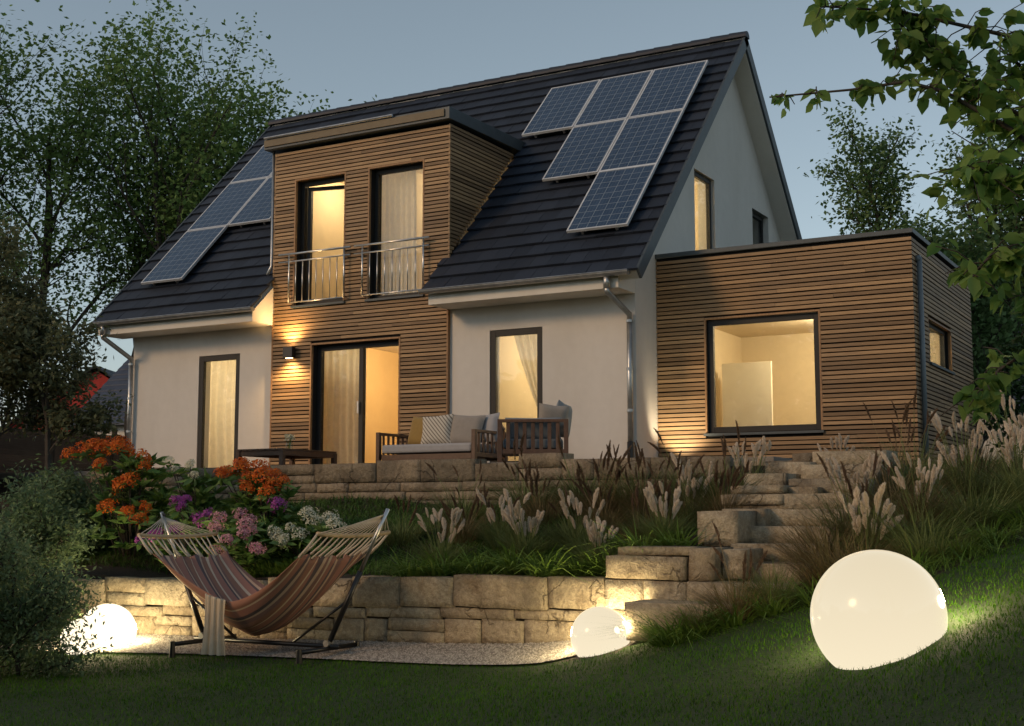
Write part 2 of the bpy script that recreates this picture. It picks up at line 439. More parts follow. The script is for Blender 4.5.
# timber cladding with the dormer
holes = [O_SLIDE, O_D1, O_D2]
mb = MB(); F = front(-.02)
poly_wall(mb, F, [(3.30, -.1), (6.80, -.1), (6.80, DZ - .05), (3.30, DZ - .05)], holes, 0, .3)
clad = mb.build('timber_facade', M['membrane'], house)
mb = MB()
g = .03
hol = [(a - g, b + g, c - g, d + g) for a, b, c, d in holes]
slats(mb, F, -.05, DZ, lambda z: (DX0, DX1) if z > 2.9 else (DX0 + .035, DX1 - .05), hol, seed=3)
mb.build('slat_boards', M['slat'], clad)
mb = MB()
for a, b, c, d in holes:            # timber reveal boards around the openings
    mb.boxm(F, a - .03, a - .002, -.05, .16, c, d + .03); mb.boxm(F, b + .002, b + .03, -.05, .16, c, d + .03)
    mb.boxm(F, a - .001, b + .001, -.05, .16, d + .002, d + .03)
mb.box(DX1 - .047, DX1 - .02, -.068, .0, -.05, 2.52); mb.box(DX0 + .004, DX0 + .032, -.068, .0, -.05, 2.70)
mb.build('reveal_board', M['batten'], clad)
# dormer cheeks
def cheek(z):
    y = EY + (z - EZ) / S
    return (-.02, max(-.02, y - .01))
mb = MB()
Fr = side(DX1 - .03); pts = [(-.02, 3.45), (2.02, DZ - .02), (-.02, DZ - .02)]
poly_wall(mb, Fr, pts, [], 0, .1); ch2 = mb.build('dormer_cheek', M['membrane'], house); mb = MB()
Fl = lambda u, d, z: (DX0 + .03 + d, u, z)
poly_wall(mb, Fl, pts, [], 0, .1)
ch = mb.build('dormer_cheek', M['membrane'], house)
mb = MB(); slats(mb, Fr, 3.10, DZ, lambda z: (-.066, cheek(z)[1]), [], d0=-.03, d1=-.003, seed=8); mb.build('slat_boards', M['slat'], ch2); mb = MB()
slats(mb, Fl, 3.10, DZ, lambda z: (-.066, cheek(z)[1]), [], d0=-.03, d1=-.003, seed=9)
mb.build('slat_boards', M['slat'], ch)
mb = MB()
mb.hexa([(DX0 - .14, -.20, 5.555), (DX1 + .07, -.20, 5.555), (DX1 + .07, 2.30, 5.59), (DX0 - .14, 2.30, 5.59),
         (DX0 - .14, -.20, 5.75), (DX1 + .07, -.20, 5.75), (DX1 + .07, 2.30, 5.79), (DX0 - .14, 2.30, 5.79)])
dr = mb.build('dormer_roof', M['anthracite'], house, bevel=.006)
mb = MB()
mb.box(DX0 - .12, DX1 - .02, -.225, -.202, 5.60, 5.715)
mb.build('eaves_board', simple('oiled_fascia_board', (.13, .10, .055), .6), dr)
mb = MB()
mb.tube([(DX0 - .1, -.245, 5.745), (5.85, -.245, 5.752)], .022, 8); mb.build('gutter', M['zinc'], dr)
mb = MB(); mb.tube([(DX0 - .05, -.04, 5.55), (DX0 - .05, -.04, 3.55), (DX0 - .07, -.12, 3.38)], .028, 8)
mb.build('downpipe', M['zinc'], dr, smooth=True)

# roof : slab with cream underside, tiles on top
def rp(x, s, h, back=False):        # s up the slope from the eave, h normal to it
    y = EY + s / CS; z = EZ + S * s / CS
    ny, nz = -S / CS, 1 / CS
    y += ny * h; z += nz * h
    return (x, 2 * RY - y, z) if back else (x, y, z)
SL = (RY - EY) * CS
def slab(mb, x0, x1, s0, s1, h0, h1, back=False):
    p = [rp(x0, s0, h0, back), rp(x1, s0, h0, back), rp(x1, s1, h0, back), rp(x0, s1, h0, back), rp(x0, s0, h1, back), rp(x1, s0, h1, back), rp(x1, s1, h1, back), rp(x0, s1, h1, back)]
    mb.hexa(p)
STIP = 2.15 * CS + .652 * CS
mb = MB()
for back in (False, True):
    if back: slab(mb, -.34, 10.31, .02, SL - .02, -.20, -.055, True)
    else:
        slab(mb, -.34, 3.25, .02, SL - .02, -.20, -.055); slab(mb, 6.86, 10.31, .02, SL - .02, -.20, -.055)
        slab(mb, 3.25, 6.86, STIP + .1, SL - .02, -.20, -.055)
roof = mb.build('roof', M['soffit'], house)
mb = MB(); rt = random.Random(5); pitch = SL / 22
for back in (False, True):
    for r in range(22):
        s0 = r * pitch - .02; s1 = s0 + pitch + .03
        x = -.37 - (.15 if r % 2 else 0)
        while x < 10.34:
            xa = max(x, -.37); xb = min(x + .30, 10.34); x += .30
            if xb - xa < .02: continue
            j = rt.uniform(-.004, .004); k = rt.uniform(-.003, .003); q = rt.uniform(-.004, .004)
            if not back:
                y0 = EY + s0 / CS
                if y0 < 2.02:
                    lo, hi = (3.32, 6.72) if (s0 / CS + EY) < -.09 else (3.26, 6.87)
                    if xa >= lo and xb <= hi: continue
                    if xa < lo < xb: xb = lo
                    elif xa < hi < xb: xa = hi
                    if xb - xa < .02: continue
            g = .0025
            p = [rp(xa + g, s0 + q, -.02 + j, back), rp(xb - g, s0 + q, -.02 + j + k, back), rp(xb - g, s1, -.052, back), rp(xa + g, s1, -.052, back),
                 rp(xa + g, s0 + q, .014 + j, back), rp(xb - g, s0 + q, .014 + j + k, back), rp(xb - g, s1, -.03, back), rp(xa + g, s1, -.03, back)]
            mb.hexa(p)
mb.build('roof_tiles', M['tile'], roof)
mb = MB(); x = -.39; i = 0
while x < 10.3:
    x2 = min(x + .42, 10.37)
    n = 8; a0 = [];
    for xx, rr in ((x, .118), (x2, .105)):
        ring = []
        for k in range(n + 1):
            a = math.pi * (k / n) * 1.1 - .157
            ring.append((xx, RY + math.cos(a) * rr, RZ - .035 + math.sin(a) * rr * .95))
        a0.append(ring)
    for k in range(n): mb.face([a0[0][k], a0[1][k], a0[1][k + 1], a0[0][k + 1]])
    mb.face(a0[0]); mb.face(a0[1][::-1])
    x += .36; i += 1
mb.build('ridge_tiles', M['tile'], roof)
mb = MB()                            # verge trims at both gables
for back in (False, True):
    for xa, xb in ((10.312, 10.352), (-.382, -.342)):
        mb = MB(); slab(mb, xa, xb, -.02, SL, -.17, .012, back); mb.build('verge_trim', M['anthracite'], roof)
# cream eave boxes along the front and their cut ends
for xa, xb, in ((-.30, 3.30), (6.80, 10.003)):
    mb = MB()
    yf = -.585
    e = [(yf, 2.515), (-.004, 2.515), (-.004, roof_z(-.004) - .20), (yf, roof_z(yf) - .14)]
    p = [(xa, y, z) for y, z in e] + [(xb, y, z) for y, z in e]
    mb.add(p, [(0, 1, 2, 3), (7, 6, 5, 4), (0, 4, 5, 1), (1, 5, 6, 2), (2, 6, 7, 3), (3, 7, 4, 0)])
    mb.build('eave_box', M['soffit'], house)
mb = MB()
for xs in (3.30, 6.70):
    pass
def gutter(mb, x0, x1, y, z, r=.062):
    n = 8
    for side_r, flip in ((r, False), (r - .006, True)):
        for k in range(n):
            a = math.pi + math.pi * k / n; b = math.pi + math.pi * (k + 1) / n
            q = [(x0, y + math.cos(a) * side_r, z + math.sin(a) * side_r), (x1, y + math.cos(a) * side_r, z + math.sin(a) * side_r),
                 (x1, y + math.cos(b) * side_r, z + math.sin(b) * side_r), (x0, y + math.cos(b) * side_r, z + math.sin(b) * side_r)]
            mb.face(q if flip else q[::-1])
    for x in (x0, x1):
        mb.face([(x, y + math.cos(math.pi + math.pi * k / n) * r, z + math.sin(math.pi + math.pi * k / n) * r) for k in range(n + 1)])
    mb.tube([(x0, y - r, z), (x1, y - r, z)], .008, 6)
for x0, x1 in ((-.34, 3.40), (6.72, 10.22)):
    mb = MB(); gutter(mb, x0, x1, -.70, 2.725); mb.build('gutter', M['zinc'], roof)
def downpipe(x, zt, y0, xk, zb):
    mb = MB(); r = .042
    mb.tube([(xk, y0, 2.69), (xk, y0, 2.50)], .052, 10)
    mb.tube([(xk, y0, 2.52), (xk, y0, 2.46), (x, -.085, zt), (x, -.085, zt - .12)], r, 10)
    mb.tube([(x, -.085, zt - .1), (x, -.085, zb)], r, 10)
    dp = mb.build('downpipe', M['zinc'], house, smooth=True)
    mb = MB()
    for z in (zt - .1, 1.4, .8):
        if z > zb: mb.tube([(x, -.085, z - .02), (x, -.085, z + .02)], r + .008, 10)
    mb.build('pipe_clamp', M['zinc'], dp)
    mb = MB(); mb.tube([(x, -.085, zb - .35), (x, -.085, zb)], .052, 10); mb.build('standpipe', M['black'] if x > 5 else M['zinc'], dp)
downpipe(9.945, 2.20, -.66, 9.86, .35); downpipe(.03, 2.12, -.66, -.10, .35)

# windows
def window(parent, F, o, depth=.10, fw=.065, mullions=(), sill=True, name='window', open_sash=False, sash=True):
    a, b, c, d = o; e = .004; a += e; b -= e; d -= e; c += e
    mb = MB(); D0, D1 = depth, depth + .07
    def ring(a, b, c, d, w, D0, D1):
        mb.boxm(F, a, a + w, D0, D1, c, d); mb.boxm(F, b - w, b, D0, D1, c, d)
        mb.boxm(F, a + w, b - w, D0, D1, c, c + w); mb.boxm(F, a + w, b - w, D0, D1, d - w, d)
    ring(a, b, c, d, fw, D0, D1)
    for m0, m1 in mullions: mb.boxm(F, m0, m1, D0 - .003, D1 + .003, c + fw, d - fw)
    w = mb.build(name, M['frame'], parent, bevel=.004)
    bays = [a + fw] + [x for m in mullions for x in m] + [b - fw]
    for i in range(0, len(bays), 2):
        x0, x1 = bays[i], bays[i + 1]
        if open_sash == i // 2 and open_sash is not False: continue
        mb = MB(); mb.boxm(F, x0 + .002, x1 - .002, D0 + .025, D0 + .035, c + fw + .002, d - fw - .002); mb.build('pane', M['glass'], w)
    if sill:
        mb = MB(); mb.boxm(F, a - .05, b + .05, -.085, depth, c - .045, c - .010); mb.build('sill', M['anthracite'], w)
    return w
FF = front(0); FC = front(-.02)
window(house, FF, O_LEFT, name='french_window', sill=False, fw=.095, depth=.012)
window(house, FF, O_RIGHT, name='french_window', sill=False, fw=.095, depth=.012)
sd = window(house, FC, O_SLIDE, name='sliding_door', sill=False, fw=.085, mullions=((5.02, 5.105),), open_sash=1)
mb = MB(); mb.boxm(FC, 5.02, 5.05, .05, .08, .95, 1.15); mb.build('handle', M['steel'], sd)
w1 = window(house, FC, O_D1, open_sash=0)
w2 = window(house, FC, O_D2)
gw = window(house, side(10.003), O_G1, fw=.07, depth=.06); window(house, side(10.003), O_G2, fw=.07)
# sash of the left dormer window, swung a little into the room
sx0, sx1, sz0, sz1 = 3.83, 4.705, 2.885, 4.89
hinge = Vector((3.835, .16, 0)); an = R(14)
def FS(u, d, z): return (hinge.x + math.cos(an) * u - math.sin(an) * d * 0, hinge.y + math.sin(an) * u + d, z)
mb = MB(); L = sx1 - sx0; fw = .06
mb.boxm(FS, 0, fw, 0, .05, sz0, sz1); mb.boxm(FS, L - fw, L, 0, .05, sz0, sz1)
mb.boxm(FS, fw, L - fw, 0, .05, sz0, sz0 + fw); mb.boxm(FS, fw, L - fw, 0, .05, sz1 - fw, sz1)
sa = mb.build('open_sash', M['frame'], w1)
# inner door of the living room, standing ajar
mb = MB(); mb.hexa([(4.60, 1.92, .03), (4.62, 1.88, .03), (5.35, 2.32, .03), (5.33, 2.36, .03), (4.60, 1.92, 2.05), (4.62, 1.88, 2.05), (5.35, 2.32, 2.05), (5.33, 2.36, 2.05)])
dd = mb.build('interior_door', M['paint_white'], house)
mb = MB(); mb.tube([(4.69, 1.90, 1.02), (4.71, 1.86, 1.02), (4.80, 1.92, 1.02)], .011, 8); mb.build('handle', M['steel'], dd)

# railings before the dormer windows
def railing(x0, x1, xb0, xb1, nb):
    y = -.155; mb = MB()
    mb.tube([(x0, y, 3.685), (x1, y, 3.685)], .019, 8)
    r_ = mb.build('balcony_railing', M['steel'], house, smooth=True)
    mb = MB(); mb.tube([(x0, y, 3.555), (x1, y, 3.555)], .013, 8); mb.tube([(xb0, y, 2.855), (xb1, y, 2.855)], .013, 8); mb.build('rail', M['steel'], r_, smooth=True)
    for i in range(nb):
        x = xb0 + .005 + (xb1 - xb0 - .01) * i / (nb - 1)
        mb = MB(); mb.tube([(x, y, 2.85), (x, y, 3.68 if i in (0, nb - 1) else 3.555)], .0085 if 0 < i < nb - 1 else .015, 8)
        mb.build('baluster', M['steel'], r_, smooth=True)
    mb = MB()
    for x in (x0 + .12, x1 - .12):
        for z in (3.555, 2.855): mb.tube([(x if z > 3 else (xb0 if x < (x0 + x1) / 2 else xb1), y, z), (x if z > 3 else (xb0 if x < (x0 + x1) / 2 else xb1), -.05, z)], .010, 6)
    mb.build('bracket', M['steel'], r_)
railing(3.48, 4.98, 3.70, 4.86, 9); railing(5.06, 6.52, 5.22, 6.42, 9)

# ------------------------------------------------------------------ annex
AX0, AX1, AY0, AY1, AZ = 10.006, 13.788, .762, 5.06, 3.214
annex = thing('timber_annex', 'flat roofed extension clad in horizontal timber slats beside the white gable', 'annex')
OA = (10.79, 12.47, .492, 2.164); OS = (1.70, 3.27, 1.463, 2.082)
mb = MB()
poly_wall(mb, front(AY0 + .045), [(AX0, -.1), (AX1 - .045, -.1), (AX1 - .045, AZ - .07), (AX0, AZ - .07)], [OA], 0, .25)
poly_wall(mb, side(AX1 - .045), [(AY0 + .295, -.1), (AY1, -.1), (AY1, AZ - .07), (AY0 + .295, AZ - .07)], [OS], 0, .25)
mb.box(AX0, AX1 - .3, AY1 - .25, AY1 - .01, -.1, AZ - .1)
aw = mb.build('wall', M['membrane'], annex)
g = .028
mb = MB(); slats(mb, front(AY0 + .045), -.02, 3.115, lambda z: (AX0 + .005, AX1), [(OA[0] - g, OA[1] + g, OA[2] - g, OA[3] + g)], seed=11)
mb.build('slat_boards', M['slat'], aw)
mb = MB(); slats(mb, side(AX1 - .045), -.02, 3.115, lambda z: (AY0 + .03, AY1), [(OS[0] - g, OS[1] + g, OS[2] - g, OS[3] + g)], seed=12)
mb.build('slat_boards', M['slat'], aw)
mb = MB()
for F, o, dd_ in ((front(AY0 + .045), OA, .10), (side(AX1 - .045), OS, .20)):
    a, b, c, d = o
    mb.boxm(F, a - g, a - .002, -.048, dd_, c, d + g); mb.boxm(F, b + .002, b + g, -.048, dd_, c, d + g); mb.boxm(F, a - .001, b + .001, -.048, dd_, d + .002, d + g)
mb.build('reveal_board', M['batten'], aw)
mb = MB(); e = .03
mb.box(AX0 + .001, AX1 + e, AY0 - e, AY1 + e, 3.148, AZ)
ar = mb.build('roof_edge', M['anthracite'], annex, bevel=.006)
mb = MB(); mb.box(AX0, AX1 - .04, AY0 + .05, AY1 - .02, -.6, -.102); mb.build('plinth', M['stone_dark'], annex)
window(annex, front(AY0 + .045), OA, depth=.02, fw=.085)
sw = window(annex, side(AX1 - .045), OS, depth=.04, fw=.045, mullions=((2.10, 2.15),))
mb = MB(); mb.tube([(AX1 + .045, 1.02, 2.85), (AX1 + .045, 1.02, -.25)], .036, 10); mb.tube([(AX1 + .0, 1.02, 2.83), (AX1 + .06, 1.02, 2.83)], .05, 10)
mb.build('downpipe', M['pipe_grey'], annex, smooth=True)
mb = MB()
mb.box(AX0 + .02, AX0 + .08, 1.06, 4.4, -.05, 2.36); mb.box(AX0 + .08, AX1 - .33, 4.3, 4.4, -.05, 2.36)
mb.box(AX0 + .02, AX1 - .32, 1.06, 4.4, 2.36, 2.46); mb.box(AX1 - .32, AX1 - .30, 1.06, 1.68, -.05, 2.36); mb.box(AX1 - .32, AX1 - .30, 3.28, 4.4, -.05, 2.36)
mb.boxm(side(AX1 - .045), OS[1] - .022, OS[1] - .002, .12, .27, OS[2], OS[3]); mb.box(AX1 - .32, AX1 - .30, 1.68, 3.28, -.05, 1.44); mb.box(AX1 - .32, AX1 - .30, 1.68, 3.28, 2.10, 2.36)
mb.build('interior_wall', M['paint'], annex)
mb = MB(); mb.box(AX0 + .08, AX1 - .32, 1.06, 4.3, -.08, -.04); mb.build('floor', M['teak'], annex)
cab = thing('room_divider', 'pale free standing panel inside, seen through the big annex window', 'room divider', (10.67, 2.88, -.04))
mb = MB(); mb.box(-.415, .415, -.025, .025, .08, 1.79); mb.build('panel', M['paint_white'], cab, bevel=.006)
for x0 in (-.36, .30):
    mb = MB(); mb.box(x0, x0 + .06, -.18, .18, 0, .078); mb.build('foot', M['frame'], cab, bevel=.003)

# ------------------------------------------------------------------ solar panels
nrm = Vector((0, -S / CS, 1 / CS)); up = Vector((0, 1 / CS, S / CS))
rotm = Matrix(((1, 0, 0), (0, up.y, nrm.y), (0, up.z, nrm.z))).to_4x4()
def solar_proto():
    t = thing('solar_panel', 'x', 'solar panel')
    W, H = 1.0, 1.64
    mb = MB(); mb.box(.02, W - .02, .02, H - .02, 0, .032); o = mb.build('cell_sheet', M['pv'], t)
    mb = MB()
    mb.box(0, .024, 0, H, -.005, .038); mb.box(W - .024, W, 0, H, -.005, .038); mb.box(.024, W - .024, 0, .024, -.005, .038); mb.box(.024, W - .024, H - .024, H, -.005, .038)
    mb.build('frame', M['alu'], t)
    mb = MB(); mb.box(.2, .24, .05, H - .05, -.09, -.002); mb.box(.76, .80, .05, H - .05, -.09, -.002); mb.build('mounting_rail', M['zinc'], t)
    return t
def copy_thing(src, label=None, group=None):
    c = src.copy(); COL.objects.link(c)
    if label: c['label'] = label
    if group: c['group'] = group
    for ch in src.children:
        d = ch.copy(); COL.objects.link(d); d.parent = c
        for g_ in ch.children:
            h = g_.copy(); COL.objects.link(h); h.parent = d
    return c
PV = [(8.925, .96, 'lowest solar panel of the stepped group nearest the white gable'),
      (7.905, 2.60, 'solar panel in the middle row, on the side towards the dormer'),
      (8.925, 2.60, 'solar panel in the middle row, right above the lowest panel by the gable'),
      (6.885, 4.26, 'top row solar panel nearest the timber dormer cheek'),
      (7.905, 4.26, 'centre solar panel of the three just below the roof ridge'),
      (8.925, 4.26, 'top row solar panel in the corner by the gable peak'),
      (.23, .91, 'lowest solar panel left of the dormer, nearest the gutter'),
      (.23, 2.57, 'solar panel directly above the lowest one on the left roof end'),
      (1.25, 2.57, 'solar panel half way up, its side cut off by the dormer'),
      (.23, 4.23, 'highest solar panel along the far left roof edge'),
      (1.25, 4.23, 'upper solar panel tucked behind the dormer gutter corner')]
proto = None
for x, s_, lab in PV:
    o = proto if proto is None and False else None
    if proto is None: proto = solar_proto(); o = proto
    else: o = copy_thing(proto)
    o['label'] = lab; o['group'] = 'solar panels on the tiled roof'
    p = rp(x, s_, .10); mat = rotm.copy(); mat.translation = p
    o.matrix_world = mat
# ------------------------------------------------------------------ terrain
CP = [(6.48, -7.98, -2.09), (8.66, -9.75, -2.09), (10.0, -10.84, -2.12), (8.46, -7.21, -2.04), (10.36, -9.26, -2.04), (11.42, -10.39, -2.07), (10.71, -6.99, -1.98), (11.85, -8.66, -2.01), (12.82, -10.07, -2.0), (12.32, -6.9, -1.9), (13.25, -8.69, -1.92), (13.99, -10.12, -1.9), (13.06, -6.85, -1.73), (13.62, -6.9, -1.59), (14.42, -8.97, -1.74), (14.98, -10.38, -1.79), (14.16, -6.96, -1.45), (14.53, -7.11, -1.38), (15.01, -8.67, -1.57), (15.41, -9.19, -1.60), (15.76, -9.12, -1.545), (16.02, -9.16, -1.385), (15.69, -10.92, -1.66), (15.91, -10.46, -1.59), (16.16, -9.99, -1.42), (16.41, -11.23, -1.56), (15.65, -7.2, -1.11), (15.81, -6.44, -0.99), (16.0, -5.77, -0.85), (16.26, -7.67, -1.04), (16.4, -8.63, -1.12), (16.62, -10.22, -1.28), (16.82, -11.7, -1.47),
      (13.9, -.2, -.14), (14.4, -3, -.42), (14.7, -5, -.86), (16, -2, -.34), (18, 0, -.1), (20, -5, -.35), (20, -10, -.9), (18.5, -14, -1.5), (17.6, -17.1, -2.1), (12, -16, -2.2), (5, -14, -2.2), (-5, -9, -2.15), (3, -7, -2.12), (25, 0, 0), (14, 6, 0), (18, 6, 0), (30, -12, -.8), (25, -22, -2.0), (12, -24, -2.3), (-8, -20, -2.3)]
CP = np.array(CP); XY = CP[:, :2]
def _U(d2): return np.where(d2 > 0, .5 * d2 * np.log(np.maximum(d2, 1e-12)), 0)
_n = len(CP); _K = _U(((XY[:, None] - XY[None]) ** 2).sum(-1)) + np.eye(_n) * .12
_P = np.hstack([np.ones((_n, 1)), XY])
_A = np.block([[_K, _P], [_P.T, np.zeros((3, 3))]])
_w = np.linalg.solve(_A, np.concatenate([CP[:, 2], np.zeros(3)]))
def tps(x, y):
    x = np.asarray(x, float); y = np.asarray(y, float); sh = x.shape
    q = np.stack([x.ravel(), y.ravel()], -1); q[:, 0] = np.clip(q[:, 0], -8, 30); q[:, 1] = np.clip(q[:, 1], -24, 6)
    out = np.empty(len(q))
    for i in range(0, len(q), 20000):
        b = q[i:i + 20000]
        d2 = ((b[:, None] - XY[None]) ** 2).sum(-1)
        out[i:i + 20000] = _U(d2) @ _w[:_n] + _w[_n] + b @ _w[_n + 1:]
    return np.clip(out.reshape(sh), -2.4, .1)
WY = -6.5; TY = -3.3
def height(x, y):
    x = np.asarray(x, float); y = np.asarray(y, float)
    z = tps(x, y)
    t = np.clip((y + 6.4) / 3.1, 0, 1)
    hi = np.clip((x - 12.3) / .5, 0, 1) * .30
    bank = (-1.36 + hi) * (1 - t) + -.52 * t + .03 * np.sin(x * 2.3 + y) + .03 * np.sin(y * 3.1 - x)
    left = x < 13.34
    z = np.where(left & (y > WY + .05), bank, z)
    z = np.where(left & (y > TY + .02), -.14, z)
    st = (x > 13.2) & (x < 14.40) & (y > -7.2) & (y < -3.0)
    z = np.where(st & (y > WY), np.minimum(z, -1.75 + .155 * (np.maximum(y + 6.9, 0) / .4)), z)
    z = np.where((x > 9.9) & (x < 13.9) & (y > .6), -.16, z)
    return z
def axis(lo, hi, step, extra, far):
    a = list(np.arange(lo, hi + 1e-6, step)) + extra
    d = step
    f = lo
    while f > -far: d *= 1.5; f -= d; a.append(f)
    d = step; f = hi
    while f < far: d *= 1.5; f += d; a.append(f)
    return np.array(sorted(set(np.round(a, 4))))
gx = axis(2, 20, .2, [13.335, 13.345], 320); gy = axis(-16, 2, .2, [WY + .045, WY + .055, TY + .015, TY + .025], 320)
X, Y = np.meshgrid(gx, gy); Z = height(X, Y)
me = bpy.data.meshes.new('ground'); nx, ny = len(gx), len(gy)
me.from_pydata(np.stack([X, Y, Z], -1).reshape(-1, 3).tolist(), [], [(j * nx + i, j * nx + i + 1, (j + 1) * nx + i + 1, (j + 1) * nx + i) for j in range(ny - 1) for i in range(nx - 1)])
def is_lawn(x, y):
    edge = np.interp(x, [0, 6.4, 8.4, 10.7, 12.3, 12.9, 14.2, 15.0, 15.6, 15.85, 16.1, 17, 19], [-7.79, -7.79, -7.34, -7.27, -7.19, -7.1, -7.0, -7.12, -7.15, -6.45, -5.7, -4.6, -3.5])
    return y < edge
for m in (M['lawn_soil'], M['soil']): me.materials.append(m)
mi = []
for j in range(ny - 1):
    for i in range(nx - 1):
        cx_, cy_ = (gx[i] + gx[i + 1]) / 2, (gy[j] + gy[j + 1]) / 2
        mi.append(0 if (is_lawn(cx_, cy_) or cx_ > 20 or cy_ > 8) else 1)
me.polygons.foreach_set('material_index', mi); me.polygons.foreach_set('use_smooth', [True] * len(mi)); me.update()
go = bpy.data.objects.new('ground', me); COL.objects.link(go); tag(go, 'sloping garden ground under lawn and planting', kind='structure')

def hz(x, y): return float(height(np.array([x]), np.array([y]))[0])
# gravel strip at the foot of the lower wall
gxs = np.arange(3, 12.75, .15); mb = MB()
for a, b in zip(gxs[:-1], gxs[1:]):
    def fe(x): return float(np.interp(x, [0, 6.4, 8.4, 10.7, 12.3, 12.75], [-7.84, -7.84, -7.39, -7.32, -7.24, -6.9]))
    ra = [(a, fe(a)), (b, fe(b)), (b, WY), (a, WY)]
    k = 5
    for i in range(k):
        f0, f1 = i / k, (i + 1) / k
        q = [(a, fe(a) + (WY - fe(a)) * f0), (b, fe(b) + (WY - fe(b)) * f0), (b, fe(b) + (WY - fe(b)) * f1), (a, fe(a) + (WY - fe(a)) * f1)]
        mb.face([(x, y, float(tps(x, y)) + .02) for x, y in q])
tag(mb.build('gravel_path', M['gravel_bed']), 'pale gravel strip along the foot of the garden wall', kind='structure')
rg = np.random.default_rng(3)
N = 26000
px = rg.uniform(5.5, 12.7, N); ey = np.interp(px, [0, 6.4, 8.4, 10.7, 12.3, 12.75], [-7.84, -7.84, -7.39, -7.32, -7.24, -6.9]); py = ey + (WY - ey) * rg.random(N)
pz = tps(px, py) + .022
sz = rg.uniform(.006, .017, N)
ang = rg.uniform(0, 6.28, N)
base = np.array([[1, 0, 0], [0, 1, 0], [-1, 0, 0], [0, -1, 0], [0, 0, .8]], float)
ca, sa_ = np.cos(ang), np.sin(ang)
V = np.zeros((N, 5, 3)); asp = rg.uniform(.7, 1.3, (N, 1))
V[:, :, 0] = (base[None, :, 0] * ca[:, None] - base[None, :, 1] * sa_[:, None] * asp) * sz[:, None] + px[:, None]
V[:, :, 1] = (base[None, :, 0] * sa_[:, None] + base[None, :, 1] * ca[:, None] * asp) * sz[:, None] + py[:, None]
V[:, :, 2] = base[None, :, 2] * sz[:, None] + pz[:, None] - .002
o = ngonmesh('gravel', V, [(0, 1, 4), (1, 2, 4), (2, 3, 4), (3, 0, 4)], M['pebble']); tag(o, 'loose pale pebbles of the gravel strip', kind='stuff')

# terrace slab
mb = MB(); mb.box(-1.5, 13.0, TY + .32, -.35, -.20, -.03); mb.box(-1.5, 10.0, -.35, -.004, -.20, -.03); mb.box(10.01, 13.0, -.35, .79, -.2, -.035)
tag(mb.build('terrace', M['paving'], bevel=.004), 'paved terrace in front of the house', kind='structure')

# ------------------------------------------------------------------ natural stone
def stone(mb, x0, x1, y0, y1, z0, z1, seed, rough=.0055, cell=.075, rad=.007):
    L = Vector((x1 - x0, y1 - y0, z1 - z0)); c = Vector(((x0 + x1) / 2, (y0 + y1) / 2, (z0 + z1) / 2)); h = L / 2
    rg = random.Random(seed); off = Vector((rg.uniform(-50, 50), rg.uniform(-50, 50), rg.uniform(-50, 50)))
    n = [max(2, min(12, int(round(l / cell)))) for l in L]
    r = min(rad, min(L) * .3)
    skew = [rg.uniform(-.004, .004) for _ in range(6)]
    idx = {}; vs = []; fs = []
    def pt(i, j, k):
        key = (i, j, k)
        if key in idx: return idx[key]
        p = Vector((-h.x + L.x * i / n[0], -h.y + L.y * j / n[1], -h.z + L.z * k / n[2]))
        q = Vector((max(-h.x + r, min(h.x - r, p.x)), max(-h.y + r, min(h.y - r, p.y)), max(-h.z + r, min(h.z - r, p.z))))
        d = p - q
        if d.length > 1e-6: d.normalize(); p = q + d * r
        s_ = noise.noise((p + off) * 4.5) * rough * 1.3 + noise.noise((p + off) * 13) * rough * .7
        p = p + (d if d.length > 1e-6 else Vector((0, 0, 0))) * s_
        p.x += skew[0] * p.z / max(h.z, .05); p.z += skew[1] * p.x / max(h.x, .1) * .8; p.y += skew[2] * p.z / max(h.z, .05)
        idx[key] = len(vs); vs.append(p + c); return idx[key]
    for a, b, cc in ((0, 1, 2), (1, 2, 0), (2, 0, 1)):
        for e in (0, 1):
            for i in range(n[a]):
                for j in range(n[b]):
                    def K(ii, jj):
                        t = [0, 0, 0]; t[a] = ii; t[b] = jj; t[cc] = n[cc] * e; return pt(*t)
                    f = (K(i, j), K(i + 1, j), K(i + 1, j + 1), K(i, j + 1))
                    fs.append(f if e else f[::-1])
    mb.add(vs, fs)

def course(mb, rg, x0, x1, y, dep, z0f, z1f, wmin, wmax, seed, face=.013, gap=.0022):
    x = x0
    while x < x1 - .02:
        w = rg.uniform(wmin, wmax); e = min(x1, x + w)
        if x1 - e < wmin * .6: e = x1
        zc0 = z0f((x + e) / 2); zc1 = z1f((x + e) / 2)
        if zc1 - zc0 > .17 and rg.random() < .28:       # a tall stone split into two flat ones
            zm = zc0 + (zc1 - zc0) * rg.uniform(.35, .65)
            for a, b in ((zc0, zm), (zm, zc1)):
                fo = rg.uniform(-face, face)
                stone(mb, x + gap, e - gap, y + fo, y + dep, a + gap, b - gap, rg.random() * 999)
        else:
            fo = rg.uniform(-face, face)
            stone(mb, x + gap, e - gap, y + fo, y + dep, zc0 + gap, zc1 - gap, rg.random() * 999)
        x = e
rg_ = random.Random(21)
